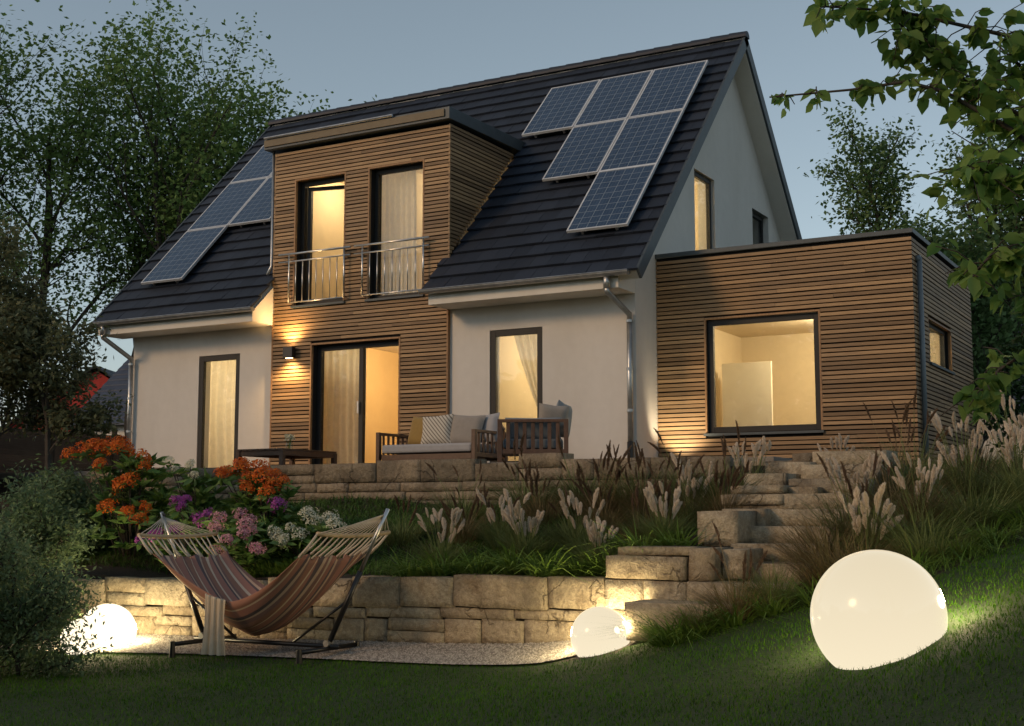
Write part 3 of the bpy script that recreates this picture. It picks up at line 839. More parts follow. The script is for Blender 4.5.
# lower wall : base follows the lawn
mb = MB()
def zb(x): return float(np.interp(x, [2, 5.5, 8, 10, 12, 13.4], [-2.25, -2.2, -2.06, -2.0, -1.93, -1.85]))
def zt_(x): return float(np.interp(x, [2, 5.5, 8, 10.1, 10.15, 13.4], [-1.43, -1.41, -1.34, -1.30, -1.275, -1.245]))
def lev(f): return lambda x: zb(x) + (zt_(x) - zb(x)) * f
course(mb, rg_, 2.5, 13.33, WY, .30, lambda x: zb(x) - .25, lev(.10), .3, .8, 1)
course(mb, rg_, 2.5, 13.33, WY, .30, lev(.10), lev(.44), .28, .75, 2)
course(mb, rg_, 2.5, 13.33, WY, .30, lev(.44), lev(.59), .35, .95, 3)
course(mb, rg_, 2.5, 12.56, WY, .32, lev(.59), lambda x: zt_(x) + rg_.uniform(-.02, .025), .5, 1.1, 4)
course(mb, rg_, 12.56, 13.35, WY, .32, lev(.59), lambda x: -1.245, .38, .42, 5)
lw = mb.build('retaining_wall', M['stone'], smooth=True)
tag(lw, 'long low sandstone garden wall behind the hammock and gravel strip', 'stone wall')
# raised corner and stair cheek, each big block one stone
mb = MB()
stone(mb, 12.58, 13.34, WY - .01, WY + .36, -1.238, -1.035, 51)
stone(mb, 12.68, 13.42, WY + .03, WY + .42, -1.03, -.955, 52)
stone(mb, 13.36, 13.60, WY + .02, WY + .50, -1.24, -.96, 53); stone(mb, 13.35, 13.62, WY + .0, WY + .5, -1.60, -1.245, 531)
stone(mb, 13.62, 13.84, WY + .15, WY + .60, -1.22, -.97, 532)
stone(mb, 13.16, 13.55, -5.75, -5.2, -.965, -.64, 54)
stone(mb, 13.2, 13.62, -5.2, -4.75, -.95, -.62, 541)
stone(mb, 13.0, 13.64, -4.6, -4.2, -.80, -.585, 55); stone(mb, 12.97, 13.62, -4.62, -4.2, -.58, -.475, 56); stone(mb, 13.05, 13.60, -4.55, -4.15, -.47, -.385, 57)
stone(mb, 13.28, 13.7, -4.75, -4.3, -1.0, -.805, 571); stone(mb, 13.60, 13.9, -4.4, -3.9, -.60, -.40, 572)
stone(mb, 13.05, 13.5, -4.15, -3.6, -.5, -.25, 58); stone(mb, 13.1, 13.6, -3.6, -3.0, -.32, -.12, 59)
cw = mb.build('stair_wall', M['stone'], smooth=True); tag(cw, 'stepped wall of big sandstone blocks left of the garden stairs', 'stone wall')
# terrace wall
mb = MB()
course(mb, rg_, 2.6, 12.6, TY, .30, lambda x: -.95, lambda x: -.50, .4, .9, 6)
course(mb, rg_, 2.6, 12.6, TY, .30, lambda x: -.50, lambda x: -.39, .35, .9, 7)
course(mb, rg_, 2.6, 12.6, TY, .30, lambda x: -.39, lambda x: -.27, .4, 1.0, 8)
course(mb, rg_, 2.6, 9.9, TY, .32, lambda x: -.27, lambda x: -.005 + rg_.uniform(-.05, .03), .5, 1.1, 9)
course(mb, rg_, 9.9, 10.5, TY, .32, lambda x: -.27, lambda x: .06, .6, .7, 10)
course(mb, rg_, 10.5, 12.6, TY, .32, lambda x: -.27, lambda x: -.02, .4, .8, 11)
tw = mb.build('terrace_wall', M['stone_dark'], smooth=True); tag(tw, 'greyish stone wall holding up the terrace below the sofa and table', 'stone wall')
mb = MB()
course(mb, rg_, 12.65, 13.8, -3.1, .30, lambda x: -.60, lambda x: -.20, .3, .5, 12)
course(mb, rg_, 12.65, 13.55, -3.1, .32, lambda x: -.20, lambda x: -.08, .3, .5, 13)
course(mb, rg_, 13.25, 13.75, -3.12, .35, lambda x: -.195, lambda x: .00, .2, .25, 14)
mb2 = MB(); course(mb2, rg_, 13.8, 15.2, -2.0, .32, lambda x: -.6, lambda x: -.14, .3, .6, 15)
tag(mb2.build('stone_edging', M['stone_dark'], smooth=True), 'short row of grey stones in the grass below the annex corner', 'stone edging')
aw2 = mb.build('stone_parapet', M['stone_dark'], smooth=True); tag(aw2, 'short grey stone wall at the top of the stairs before the annex', 'stone wall')
# stairs
stairs = thing('garden_stairs', 'rough stone block stairs climbing from the lawn towards the annex', 'stairs', (13.3, -7, -1.7))
for i in range(10):
    y = -7.0 + .40 * i; z = -1.40 + .155 * i if i else -1.40
    mb = MB()
    if i == 0: stone(mb, 13.0, 13.95, -7.02, -6.52, -1.72, -1.40, 70)
    else: stone(mb, 13.46 + .012 * i, 14.35, y, y + .52, z - .175, z, 70 + i)
    mb.build('step', M['stone'], stairs, smooth=True, origin=None).location = (-13.3, 7, 1.7)

# ------------------------------------------------------------------ terrace furniture
TF = -.03
tb = thing('garden_table', 'low dark slatted wooden table on the terrace by the sconce', 'table', (4.93, -1.6, TF))
mb = MB(); ztab = .31
for i in range(8): mb.box(-.44 + i * .11, -.44 + i * .11 + .10, -.66, .66, ztab - .028, ztab)
mb.build('table_top', M['teak'], tb, bevel=.004)
mb = MB(); mb.box(-.42, .42, -.64, -.61, ztab - .10, ztab - .032); mb.box(-.42, .42, .61, .64, ztab - .10, ztab - .032); mb.box(-.43, -.40, -.61, .61, ztab - .10, ztab - .032); mb.box(.40, .43, -.61, .61, ztab - .10, ztab - .032)
mb.build('apron', M['teak'], tb)
for sx in (-1, 1):
    for sy in (-1, 1):
        mb = MB(); mb.box(sx * .41 - .035, sx * .41 + .035, sy * .62 - .035, sy * .62 + .035, 0, ztab - .03); mb.build('leg', M['teak'], tb, bevel=.004)
va = thing('flower_vase', 'small glass vase of white flowers on the low wooden table', 'vase', (4.72, -1.3, TF + ztab + .001))
mb = MB()
prof = [(0, .002), (.055, .002), (.062, .02), (.06, .10), (.05, .135), (.045, .135), (.054, .10), (.056, .02), (0, .012)]
n = 16
for i in range(len(prof) - 1):
    (r0, z0), (r1, z1) = prof[i], prof[i + 1]
    for k in range(n):
        a, b = 2 * math.pi * k / n, 2 * math.pi * (k + 1) / n
        mb.face([(r0 * math.cos(a), r0 * math.sin(a), z0), (r0 * math.cos(b), r0 * math.sin(b), z0), (r1 * math.cos(b), r1 * math.sin(b), z1), (r1 * math.cos(a), r1 * math.sin(a), z1)])
mb.build('vase_body', mk_glass('vase_glass', (.92, .95, .92)), va, smooth=True)
mb = MB(); rv = random.Random(4)
for k in range(9):
    a = rv.uniform(0, 6.28); r = rv.uniform(.02, .085); mb.tube([(0, 0, .02), (r * .4 * math.cos(a), r * .4 * math.sin(a), .13), (r * math.cos(a), r * math.sin(a), rv.uniform(.18, .24))], .003, 5)
mb.build('stem', M['blade_lily'], va)
V = []
for k in range(150):
    a = rv.uniform(0, 6.28); r = .085 * math.sqrt(rv.random()); z = rv.uniform(.17, .26); c = Vector((r * math.cos(a), r * math.sin(a), z))
    d1 = Vector((rv.gauss(0, 1), rv.gauss(0, 1), rv.gauss(0, 1))).normalized() * .017; d2 = d1.orthogonal().normalized() * .011
    V.append([c - d1, c + d2, c + d1, c - d2])
npmesh('blossom', np.array(V), 4, M['f_white'], va)

def cushion(w, h, t, seed=0, n=12):
    """a plump cushion lying in its own x-z plane, thickness along y"""
    vs = []; fs = []; uv = []
    for sgn in (-1, 1):
        b = len(vs)
        for j in range(n + 1):
            for i in range(n + 1):
                u, v = i / n * 2 - 1, j / n * 2 - 1
                pin = 1 - .09 * (u * u * v * v) ; e = (1 - u ** 4) * (1 - v ** 4)
                k = 1 - .06 * (1 - abs(u)) * abs(v) ** 3; l = 1 - .06 * (1 - abs(v)) * abs(u) ** 3
                vs.append((u * w / 2 * l * (1 + .03 * u * u * v * v), sgn * t / 2 * max(e, 0) ** .55 + .006 * noise.noise(Vector((u * 2 + seed, v * 2, sgn))), v * h / 2 * k)); uv.append(((u + 1) / 2, (v + 1) / 2))
        for j in range(n):
            for i in range(n):
                f = (b + j * (n + 1) + i, b + j * (n + 1) + i + 1, b + (j + 1) * (n + 1) + i + 1, b + (j + 1) * (n + 1) + i)
                fs.append(f if sgn < 0 else f[::-1])
    return vs, fs, uv
def cushion_obj(name, w, h, t, mat, loc, rot, label=None, cat='cushion', parent=None, seed=0):
    vs, fs, uv = cushion(w, h, t, seed)
    me = bpy.data.meshes.new(name); me.from_pydata(vs, [], fs)
    ul = me.uv_layers.new(name='UVMap')
    for l in me.loops: ul.data[l.index].uv = uv[l.vertex_index]
    me.materials.append(mat); me.polygons.foreach_set('use_smooth', [True] * len(fs)); me.update()
    o = bpy.data.objects.new(name, me); COL.objects.link(o); o.location = loc; o.rotation_euler = rot
    if parent: o.parent = parent
    if label: tag(o, label, cat)
    return o
def seat_box(mb, x0, x1, y0, y1, z0, z1): mb.box(x0, x1, y0, y1, z0, z1)
sofa = thing('garden_sofa', 'wooden garden sofa with grey seat cushion before the sliding door', 'sofa', (7.72, -1.62, TF))
mb = MB(); hw = .82
mb.box(-hw + .08, hw - .08, -.42, -.38, .10, .18); mb.box(-hw + .08, hw - .08, .36, .40, .10, .18); mb.box(-hw + .08, hw - .08, -.38, .36, .13, .165)
mb.build('seat_frame', M['teak'], sofa, bevel=.004)
def slat_panel(parent, name, a, b, z0, z1, nsl, t=.045, post=.06, mat=None, sw=.045):
    a = Vector(a); b = Vector(b); d = (b - a).normalized(); mb = MB()
    for p in (a, b): mb.bar((p.x, p.y, 0 if z0 is None else z0), (p.x, p.y, z1), post, post)
    zlo = .16 if z0 is None else z0 + .12
    mb.bar((a.x, a.y, z1 - .02) , (b.x, b.y, z1 - .02), .055, .04); mb.bar(a + d * .02 + Vector((0, 0, zlo)), b - d * .02 + Vector((0, 0, zlo)), .04, .06)
    for i in range(nsl):
        p = a + (b - a) * ((i + 1) / (nsl + 1)); mb.bar((p.x, p.y, zlo), (p.x, p.y, z1 - .03), .018, sw, up=d)
    return mb.build(name, mat or M['teak'], parent, bevel=.004)
slat_panel(sofa, 'armrest', (-hw + .03, -.42, 0), (-hw + .03, .42, 0), None, .50, 6)
slat_panel(sofa, 'armrest', (hw - .03, -.42, 0), (hw - .03, .42, 0), None, .50, 6)
slat_panel(sofa, 'backrest', (-hw + .07, .42, 0), (hw - .07, .42, 0), None, .50, 14)
mb = MB(); mb.box(-hw + .08, hw - .08, -.43, .36, .20, .32); mb.build('seat_cushion', M['cushion_grey'], sofa, bevel=.03)
cushion_obj('throw_pillow', .46, .46, .16, M['cushion_mustard'], (7.32, -1.52, .50), (R(-16), R(2), R(-8)), 'plain mustard yellow pillow leaning on the grey sofa', seed=1)
cushion_obj('throw_pillow', .48, .46, .16, M['cushion_stripe'], (7.66, -1.66, .50), (R(-18), R(-4), R(6)), 'cream pillow with diagonal dark stripes at the middle of the sofa', seed=2)
cushion_obj('throw_pillow', .52, .46, .16, M['cushion_taupe'], (8.10, -1.58, .49), (R(-16), R(3), R(4)), 'wide taupe pillow at the armchair end of the sofa', seed=3)
cushion_obj('throw_pillow', .42, .42, .15, M['cushion_grey'], (8.34, -1.42, .52), (R(-12), R(-3), R(-10)), 'light grey pillow squeezed behind the taupe one on the sofa', seed=4)
ch_ = thing('garden_armchair', 'slatted wooden armchair with blue grey cushions, seen from behind', 'armchair', (9.38, -1.95, TF), R(27))
slat_panel(ch_, 'backrest', (-.43, -.42, 0), (.43, -.42, 0), None, .58, 7, sw=.05)
slat_panel(ch_, 'armrest', (-.43, -.39, 0), (-.43, .38, 0), None, .52, 6)
slat_panel(ch_, 'armrest', (.43, -.39, 0), (.43, .38, 0), None, .52, 6)
mb = MB(); mb.box(-.40, .40, -.39, .38, .13, .19); mb.build('seat_frame', M['teak'], ch_, bevel=.004)
mb = MB(); mb.box(-.39, .39, -.37, .38, .20, .33); mb.build('seat_cushion', M['cushion_blue'], ch_, bevel=.03)
cushion_obj('back_cushion', .72, .30, .14, M['cushion_blue'], (0, -.29, .46), (R(6), 0, 0), parent=ch_, seed=5)
cushion_obj('throw_pillow', .40, .42, .15, M['cushion_taupe'], (9.68, -1.98, .55), (R(8), R(6), R(35)), 'small taupe pillow peeking over the armchair back', seed=6)
cushion_obj('throw_pillow', .42, .46, .15, M['cushion_blue'], (9.72, -1.76, .57), (R(4), R(8), R(95)), 'blue grey pillow standing against the armchair armrest', seed=7)

# wall lamp
lamp = thing('wall_lamp', 'black cube wall light shining up and down on the slats', 'wall lamp', (3.735, -.068, 1.905))
mb = MB(); mb.box(-.10, .10, -.125, -.03, .01, .20); mb.box(-.05, .05, -.03, -.001, .05, .16); mb.build('lamp_body', M['black'], lamp, bevel=.006)
t = NT('warm_lamp_lens'); t.set(Emission_Color=(1, .62, .25, 1), Emission_Strength=25); M['lens'] = t.m
mb = MB(); mb.box(-.06, .06, -.10, -.05, .2005, .2025); mb.box(-.06, .06, -.10, -.05, .0075, .0095); mb.build('lens', M['lens'], lamp)
# uplight at the annex corner
ul = thing('garden_uplight', 'small black spotlight in the corner of house and annex', 'garden light', (10.32, .30, -.035))
mb = MB(); mb.tube([(0, 0, 0), (0, 0, .06)], .05, 12); mb.tube([(0, 0, .06), (0, .02, .16)], [.035, .045], 12); mb.build('lamp_body', M['black'], ul, smooth=False)

# curtains
def curtain(x0, x1, z0, z1, y, label, folds=9, amp=.035, gather=None, parent=None, seed=1, mat=None):
    nx_, nz_ = folds * 8, 24; vs = []; fs = []
    for j in range(nz_ + 1):
        tz = j / nz_; z = z1 + (z0 - z1) * tz
        a, b = gather(tz) if gather else (0, 1)
        for i in range(nx_ + 1):
            u = i / nx_; x = x0 + (x1 - x0) * (a + (b - a) * u)
            ph = u * folds * 2 * math.pi + .6 * math.sin(tz * 2 + seed) + .8 * noise.noise(Vector((u * 4, tz * .8, seed)))
            vs.append((x, y + amp * math.sin(ph) * (.6 + .4 * tz), z))
    for j in range(nz_):
        for i in range(nx_):
            fs.append((j * (nx_ + 1) + i, j * (nx_ + 1) + i + 1, (j + 1) * (nx_ + 1) + i + 1, (j + 1) * (nx_ + 1) + i))
    mb = MB(); mb.add(vs, fs); o = mb.build('curtain', mat or M['curtain'], smooth=True); tag(o, label, 'curtain'); return o
curtain(1.28, 2.50, .03, 2.38, .36, 'cream curtain drawn across the leftmost terrace window', 6, .045, gather=lambda t: (0, 1 - .12 * math.sin(t * 3.0)))
curtain(3.92, 4.92, .03, 2.38, .40, 'pale pleated curtain behind the closed half of the sliding door', 7, .035)
curtain(7.70, 8.36, .03, 2.38, .38, 'cream curtain pulled aside in the window behind the armchair', 5, .03, gather=lambda t: (.0 + .72 * min(1, t / .62) ** 1.3 if t < .62 else .72 - .2 * (t - .62), 1))
curtain(5.0, 5.90, 2.72, 5.2, .38, 'greyish sheer curtain inside the right dormer window', 8, .03, gather=lambda t: (0, 1 + .04 * t))

# ------------------------------------------------------------------ glowing globes
t = NT('warm_light_ring'); t.set(Emission_Color=(1, .74, .36, 1), Emission_Strength=0); M['ring'] = t.m
GL = []
def globe(loc, r, strength, label, sunk):
    t_ = thing('globe_lamp', label, 'globe light', loc, 0, 'glowing globe lamps')
    mb = MB(); nu, nv = 64, 32; vs = []; fs = []
    for j in range(nv + 1):
        ph = math.pi * j / nv
        for i in range(nu): vs.append((r * math.sin(ph) * math.cos(2 * math.pi * i / nu), r * math.sin(ph) * math.sin(2 * math.pi * i / nu), r * math.cos(ph)))
    for j in range(nv):
        for i in range(nu): fs.append((j * nu + i, (j + 1) * nu + i, (j + 1) * nu + (i + 1) % nu, j * nu + (i + 1) % nu))
    mb.add(vs, fs); mb.build('shade', mk_globe('glowing_globe', strength), t_, smooth=True)
    mb = MB(); mb.tube([(0, 0, -r - .05), (0, 0, -r + .012)], r * .35, 24); mb.build('base', M['black'], t_)
    zg = -sunk + .0; rr = math.sqrt(max(.01, r * r - zg * zg)) + .018
    mb = MB(); mb.tube([(rr * math.cos(a_ * math.pi / 24), rr * math.sin(a_ * math.pi / 24), zg) for a_ in range(49)], .010, 6, cap=False); mb.build('base_ring', M['white_lid'], t_, smooth=True)
    GL.append((loc, r, strength))
    return t_
globe((15.59, -8.95, -1.29), .408, .86, 'big glowing globe lamp half sunk behind the lawn crest', .32)
globe((12.73, -6.94, -1.705), .253, .9, 'small glowing globe lamp on the gravel by the stairs', .225)
globe((7.12, -7.16, -1.90), .295, 1.8, 'bright globe lamp by the wall left of the hammock', .25)
globe((7.24, -7.62, -1.925), .20, 1.6, 'bright smaller globe lamp half hidden by the shrub', .2)

# ------------------------------------------------------------------ hammock and its stand
HX, HYc = 9.28, -7.18; HZ = float(tps(HX, HYc)) + .02
AL = Vector((HX - 1.40, HYc, -.70)); AR = Vector((HX + 1.38, HYc, -.67))
st = thing('hammock_stand', 'black steel hammock stand with tilted poles on the gravel', 'hammock stand', (HX, HYc, HZ))
def rel(p): return Vector(p) - Vector((HX, HYc, HZ))
bl = Vector((HX - .80, HYc, HZ + .13)); br = Vector((HX + .75, HYc, HZ + .13))
mb = MB(); mb.tube([rel(bl - Vector((.12, 0, .03))), rel(br + Vector((.12, 0, -.03)))], .022, 10); mb.build('base_beam', M['black'], st, smooth=True)
for b_, A in ((bl, AL), (br, AR)):
    d = (A - b_); mid = b_ + d * .56
    mb = MB(); mb.tube([rel(b_), rel(mid)], .026, 10); pl_ = mb.build('pole', M['black'], st, smooth=True)
    mb = MB(); mb.tube([rel(mid - d * .02), rel(A + d * .04)], .019, 10); mb.build('upper_tube', M['steel'], pl_, smooth=True)
    s_ = 1 if b_ is bl else -1
    mb = MB(); mb.tube([rel(b_ + d * .33), rel(b_ + Vector((s_ * .42, 0, -.01)))], .014, 8); mb.build('brace', M['black'], st, smooth=True)
    mb = MB(); mb.tube([rel(b_ + Vector((0, -.44, -.05))), rel(b_ + Vector((0, .44, -.05)))], .022, 10)
    ft = mb.build('cross_foot', M['black'], st, smooth=True)
    for q in (-.44, .44):
        mb = MB(); zz = float(tps(b_.x, HYc + q)) + .015 - HZ
        p = rel(b_ + Vector((0, q, -.05))); mb.tube([(p.x, p.y, p.z + .03), (p.x, p.y, zz)], [.026, .03], 8); mb.build('foot_cap', M['black'], ft)
    mb = MB(); mb.tube([rel(b_ + Vector((0, -.05, .0))), rel(b_ + Vector((0, .04, .0)))], .032, 12); mb.build('joint', M['zinc'], st)
    mb = MB(); mb.tube([rel(A + Vector((0, -.015, .02))), rel(A + Vector((0, .015, .02)))], .018, 8); mb.build('hook', M['black'], st)
hm = thing('hammock', 'brown striped cloth hammock hanging on wooden spreader bars', 'hammock', (HX, HYc, HZ))
def bar_at(x, z, half, bow, sgn):
    return [Vector((x + sgn * bow * (1 - (q / 5) ** 2) , HYc + half * q / 5, z - .025 * (1 - (q / 5) ** 2))) for q in range(-5, 6)]
BL = bar_at(HX - 1.17, -.875, .56, -.03, 1); BR = bar_at(HX + 1.03, -.845, .56, .03, 1)
for B in (BL, BR):
    mb = MB(); mb.tube([rel(p) for p in B], .021, 10); mb.build('spreader_bar', M['bamboo'], hm, smooth=True)
ns, nt = 48, 28
xs0, xs1 = HX - .98, HX + .80
def bed(s, t):
    x = xs0 + (xs1 - xs0) * s
    c = 1 - (2 * s - 1) ** 2                       # 0 at ends, 1 mid
    zend = -1.07 + .03 * s
    ze = zend - .44 * (1 - abs(2 * s - 1) ** 1.5)
    w = .55 - .05 * c
    sag = .33 * c ** .8 * (1 - abs(t) ** 2.2) + .03 * (1 - c) * (1 - t * t)
    ripple = .016 * math.sin(t * 17 + 2 * s) * (1 - .6 * c) + .012 * math.sin(t * 31 + 5 * s) 
    end = .05 * (1 - c) * math.cos(t * 9)
    return Vector((x + (.03 * math.cos(t * 26) * (1 - c) ** 4 * (1 if s > .5 else -1)), HYc + w * t * (1 - .10 * c * t * t), ze - sag + ripple))
vs = [rel(bed(i / ns, j / nt * 2 - 1)) for i in range(ns + 1) for j in range(nt + 1)]
fs = [(i * (nt + 1) + j, i * (nt + 1) + j + 1, (i + 1) * (nt + 1) + j + 1, (i + 1) * (nt + 1) + j) for i in range(ns) for j in range(nt)]
me = bpy.data.meshes.new('hammock_bed'); me.from_pydata(vs, [], fs); ulay = me.uv_layers.new(name='UVMap')
for l in me.loops:
    i, j = divmod(l.vertex_index, nt + 1); ulay.data[l.index].uv = (i / ns, j / nt)
me.materials.append(M['hammock']); me.polygons.foreach_set('use_smooth', [True] * len(fs)); me.update()
o = bpy.data.objects.new('hammock_bed', me); COL.objects.link(o); o.parent = hm
sol = o.modifiers.new('thick', 'SOLIDIFY'); sol.thickness = .006
mb = MB()
for A, B, s in ((AL, BL, 0), (AR, BR, 1)):
    for q in range(15):
        u = q / 14 * 10; i0 = min(int(u), 9); p = B[i0].lerp(B[i0 + 1], u - i0)
        mb.tube([rel(A), rel(A.lerp(p, .5) + Vector((0, 0, -.012))), rel(p)], .0045, 5)
        t_ = q / 14 * 2 - 1
        e = bed(s, t_); mid_ = p.lerp(e, .5) + Vector((0, 0, -.01))
        mb.tube([rel(p), rel(mid_), rel(e)], [.0055, .008, .012] if q not in (0, 14) else [.010, .013, .016], 6)
mb.build('rope', M['rope'], hm, smooth=True)
# cream throw over the near edge
vs = []; fs = []; n1, n2 = 30, 24
for j in range(n2 + 1):
    for i in range(n1 + 1):
        u = i / n1 * 2 - 1; v = j / n2
        sx = .42
        e = bed(sx + u * .05, -1)
        fold = .030 * math.sin(u * 11 + .7) * (.4 + v) + .015 * math.sin(u * 23)
        if v < .12: p = bed(sx + u * .06, -1 + (1 - v / .12) * .16) + Vector((0, 0, .016))
        else:
            q = (v - .12) / .88; p = Vector((e.x + u * (.045 - .02 * math.sin(q * 3) + .03 * q) , e.y - .02 + fold * .8, e.z + .012 - q * (e.z - HZ + .0)))
        vs.append(p)
for j in range(n2):
    for i in range(n1): fs.append((j * (n1 + 1) + i, j * (n1 + 1) + i + 1, (j + 1) * (n1 + 1) + i + 1, (j + 1) * (n1 + 1) + i))
mb = MB(); mb.add(vs, fs); o = mb.build('throw_blanket', M['throw'], smooth=True); tag(o, 'cream throw hanging over the near edge of the hammock', 'blanket')
# ------------------------------------------------------------------ plants
NR = np.random.default_rng(11)
def unit(v): return v / np.maximum(np.linalg.norm(v, axis=-1, keepdims=True), 1e-9)
def leaf_cloud(name, pts, size, mat, parent=None, dirs=None, droop=.3, wide=.5, fold=.18, seed=0, shape='leaf'):
    """one small folded leaf at every point"""
    g = np.random.default_rng(seed); N = len(pts)
    d = g.normal(size=(N, 3)); d[:, 2] = d[:, 2] * .6 - droop
    if dirs is not None: d = d * .7 + dirs
    d = unit(d); s = unit(np.cross(d, g.normal(size=(N, 3)) * .6 + np.array([0, 0, 1.]))); n = np.cross(s, d)
    L = size * g.uniform(.65, 1.25, (N, 1)); W = L * wide
    p = pts
    if shape == 'diamond':
        V = np.stack([p, p + d * L * .45 + s * W * .5, p + d * L, p + d * L * .45 - s * W * .5], 1)
        return npmesh(name, V, 4, mat, parent)
    f = n * W * fold
    V = np.stack([p, p + d * L * .22 + s * W * .42 + f, p + d * L * .55 + s * W * .44 + f, p + d * L, p + d * L * .55 - s * W * .44 + f, p + d * L * .22 - s * W * .42 + f, p + d * L * .5], 1)
    return ngonmesh(name, V, [(0, 1, 2, 6), (6, 2, 3), (0, 6, 4, 5), (6, 3, 4)], mat, parent)

def blade_mesh(name, base, dirs, length, width, bend, mat, parent=None, seg=3):
    """arching grass blades: base (N,3), dirs (N,3) initial direction, bend (N,1) outward curl"""
    N = len(base); h = dirs.copy(); h[:, 2] = 0; h = unit(h + 1e-6)
    s = np.stack([-h[:, 1], h[:, 0], np.zeros(N)], -1)
    rows = []
    for i in range(seg + 1):
        t = i / seg
        p = base + dirs * length * t + h * bend * length * t * t - np.array([0, 0, 1.]) * bend * length * (t ** 2.4) * .55
        w = width * (1 - t) ** .8 if i < seg else width * 0
        rows.append((p, w))
    cols = []
    for i in range(seg):
        cols += [rows[i][0] - s * rows[i][1] * .5, rows[i][0] + s * rows[i][1] * .5]
    cols.append(rows[seg][0])
    V = np.stack(cols, 1)
    faces = [(2 * i, 2 * i + 1, 2 * i + 3, 2 * i + 2) for i in range(seg - 1)] + [(2 * seg - 2, 2 * seg - 1, 2 * seg)]
    return ngonmesh(name, V, faces, mat, parent)
def tuft(name, n, r, L, width, lean, bend, mat, parent, seed):
    g = np.random.default_rng(seed); a = g.uniform(0, 6.283, n); q = np.sqrt(g.random(n))
    base = np.stack([r * q * np.cos(a), r * q * np.sin(a), np.zeros(n) - .02], -1)
    a2 = a + g.normal(0, .5, n); le = lean * (.25 + q) * g.uniform(.5, 1.3, n)
    d = unit(np.stack([np.cos(a2) * le, np.sin(a2) * le, np.ones(n)], -1))
    ln = L * g.uniform(.55, 1.15, (n, 1))
    return blade_mesh(name, base, d, ln, width * g.uniform(.7, 1.2, (n, 1)), bend * g.uniform(.3, 1.3, (n, 1)), mat, parent)

# lawn
N = 330000
u = NR.random(N); bx = NR.uniform(4.5, 18.2, N); by = -14.5 + 10.6 * NR.random(N)
cam = np.array([17.62, -17.13]); dd = np.hypot(bx - cam[0], by - cam[1])
fw = np.array([-.492, .871]); rt_ = np.array([.871, .492])
f_ = (bx - cam[0]) * fw[0] + (by - cam[1]) * fw[1]; r_ = (bx - cam[0]) * rt_[0] + (by - cam[1]) * rt_[1]
keep = is_lawn(bx, by - .07 * np.random.default_rng(1).random(N)) & (np.abs(r_) < f_ * .46 + .4) & (f_ > 4.3) & (NR.random(N) < np.clip(1.25 - f_ / 26, .4, 1))
bx, by = bx[keep], by[keep]; n = len(bx); bz = height(bx, by) - .003
a = NR.uniform(0, 6.283, n); le = np.abs(NR.normal(0, .5, n))
d = unit(np.stack([np.cos(a) * le, np.sin(a) * le, np.ones(n)], -1))
patch = np.array([noise.noise(Vector((x * 1.3, y * 1.3, 0))) for x, y in zip(bx, by)])
Lg = (.036 + .016 * patch)[:, None] * NR.uniform(.6, 1.35, (n, 1))
o = blade_mesh('lawn', np.stack([bx, by, bz], -1), d, Lg, NR.uniform(.0035, .0065, (n, 1)), NR.uniform(.1, .7, (n, 1)), M['blade_lawn'], seg=2)
tag(o, 'short mown lawn grass', 'grass', kind='stuff')

# ground cover on the planted bank
def cover(name, n, x0, x1, y0, y1, L, W, mat, label, test=None, seed=1, lean=.9, bend=.7):
    g = np.random.default_rng(seed); x = g.uniform(x0, x1, n); y = g.uniform(y0, y1, n)
    if test is not None: k = test(x, y); x, y = x[k], y[k]
    n = len(x); z = height(x, y) - .01; a = g.uniform(0, 6.283, n); le = np.abs(g.normal(0, lean, n))
    d = unit(np.stack([np.cos(a) * le, np.sin(a) * le, np.ones(n)], -1))
    o = blade_mesh(name, np.stack([x, y, z], -1), d, L * g.uniform(.5, 1.3, (n, 1)), W * g.uniform(.7, 1.2, (n, 1)), bend * g.uniform(.3, 1.2, (n, 1)), mat)
    return tag(o, label, 'ground cover', kind='stuff')
cover('ground_cover', 42000, 4.5, 12.9, -6.2, -3.35, .13, .011, M['blade_cover'], 'dark green grassy ground cover on the bank between the walls', seed=2)
def slope_ok(x, y): return (~is_lawn(x, y + .10)) & ((x > 14.42) | (y > -2.7) ) & ~((x < 13.95) & (y > .55))
cover('ground_cover', 24000, 13.8, 18.4, -7.2, 1.4, .22, .010, M['blade_cover'], 'dark grassy ground cover on the slope below the annex', test=slope_ok, seed=3)

# plume grasses
def plume_mesh(seed, L=.25, R_=.036, dark=False):
    g = np.random.default_rng(seed); n = 900 if not dark else 420
    t = g.random(n) ** .85; ph = g.uniform(0, 6.283, n)
    prof = np.sin(np.pi * np.clip(t * .92 + .06, 0, 1)) ** .7
    curve = np.stack([.05 * t * t * np.cos(seed), .05 * t * t * np.sin(seed), t * L], -1)
    base = curve + np.stack([np.cos(ph), np.sin(ph), np.zeros(n)], -1) * (R_ * .55 * prof * g.random(n))[:, None]
    d = unit(np.stack([np.cos(ph) * .75, np.sin(ph) * .75, np.ones(n) * 1.5], -1) + g.normal(0, .2, (n, 3)))
    ln = (R_ * 1.15 * (prof + .3))[:, None] * g.uniform(.6, 1.2, (n, 1)); s = unit(np.cross(d, g.normal(size=(n, 3))))
    w = ln * .17
    V = np.stack([base - s * w, base + s * w, base + d * ln], 1)
    o = npmesh('plume', V, 3, M['plume_dark' if dark else 'plume'])
    me = o.data; bpy.data.objects.remove(o); return me
PLM = [plume_mesh(k) for k in range(5)]
PLD = [plume_mesh(20 + k, .20, .016, True) for k in range(3)]
for q in PLD: pass
TUF = {}
def shared(key, fn):
    if key not in TUF: o = fn(); TUF[key] = o.data; return o
    o = bpy.data.objects.new('foliage', TUF[key]); COL.objects.link(o); return o
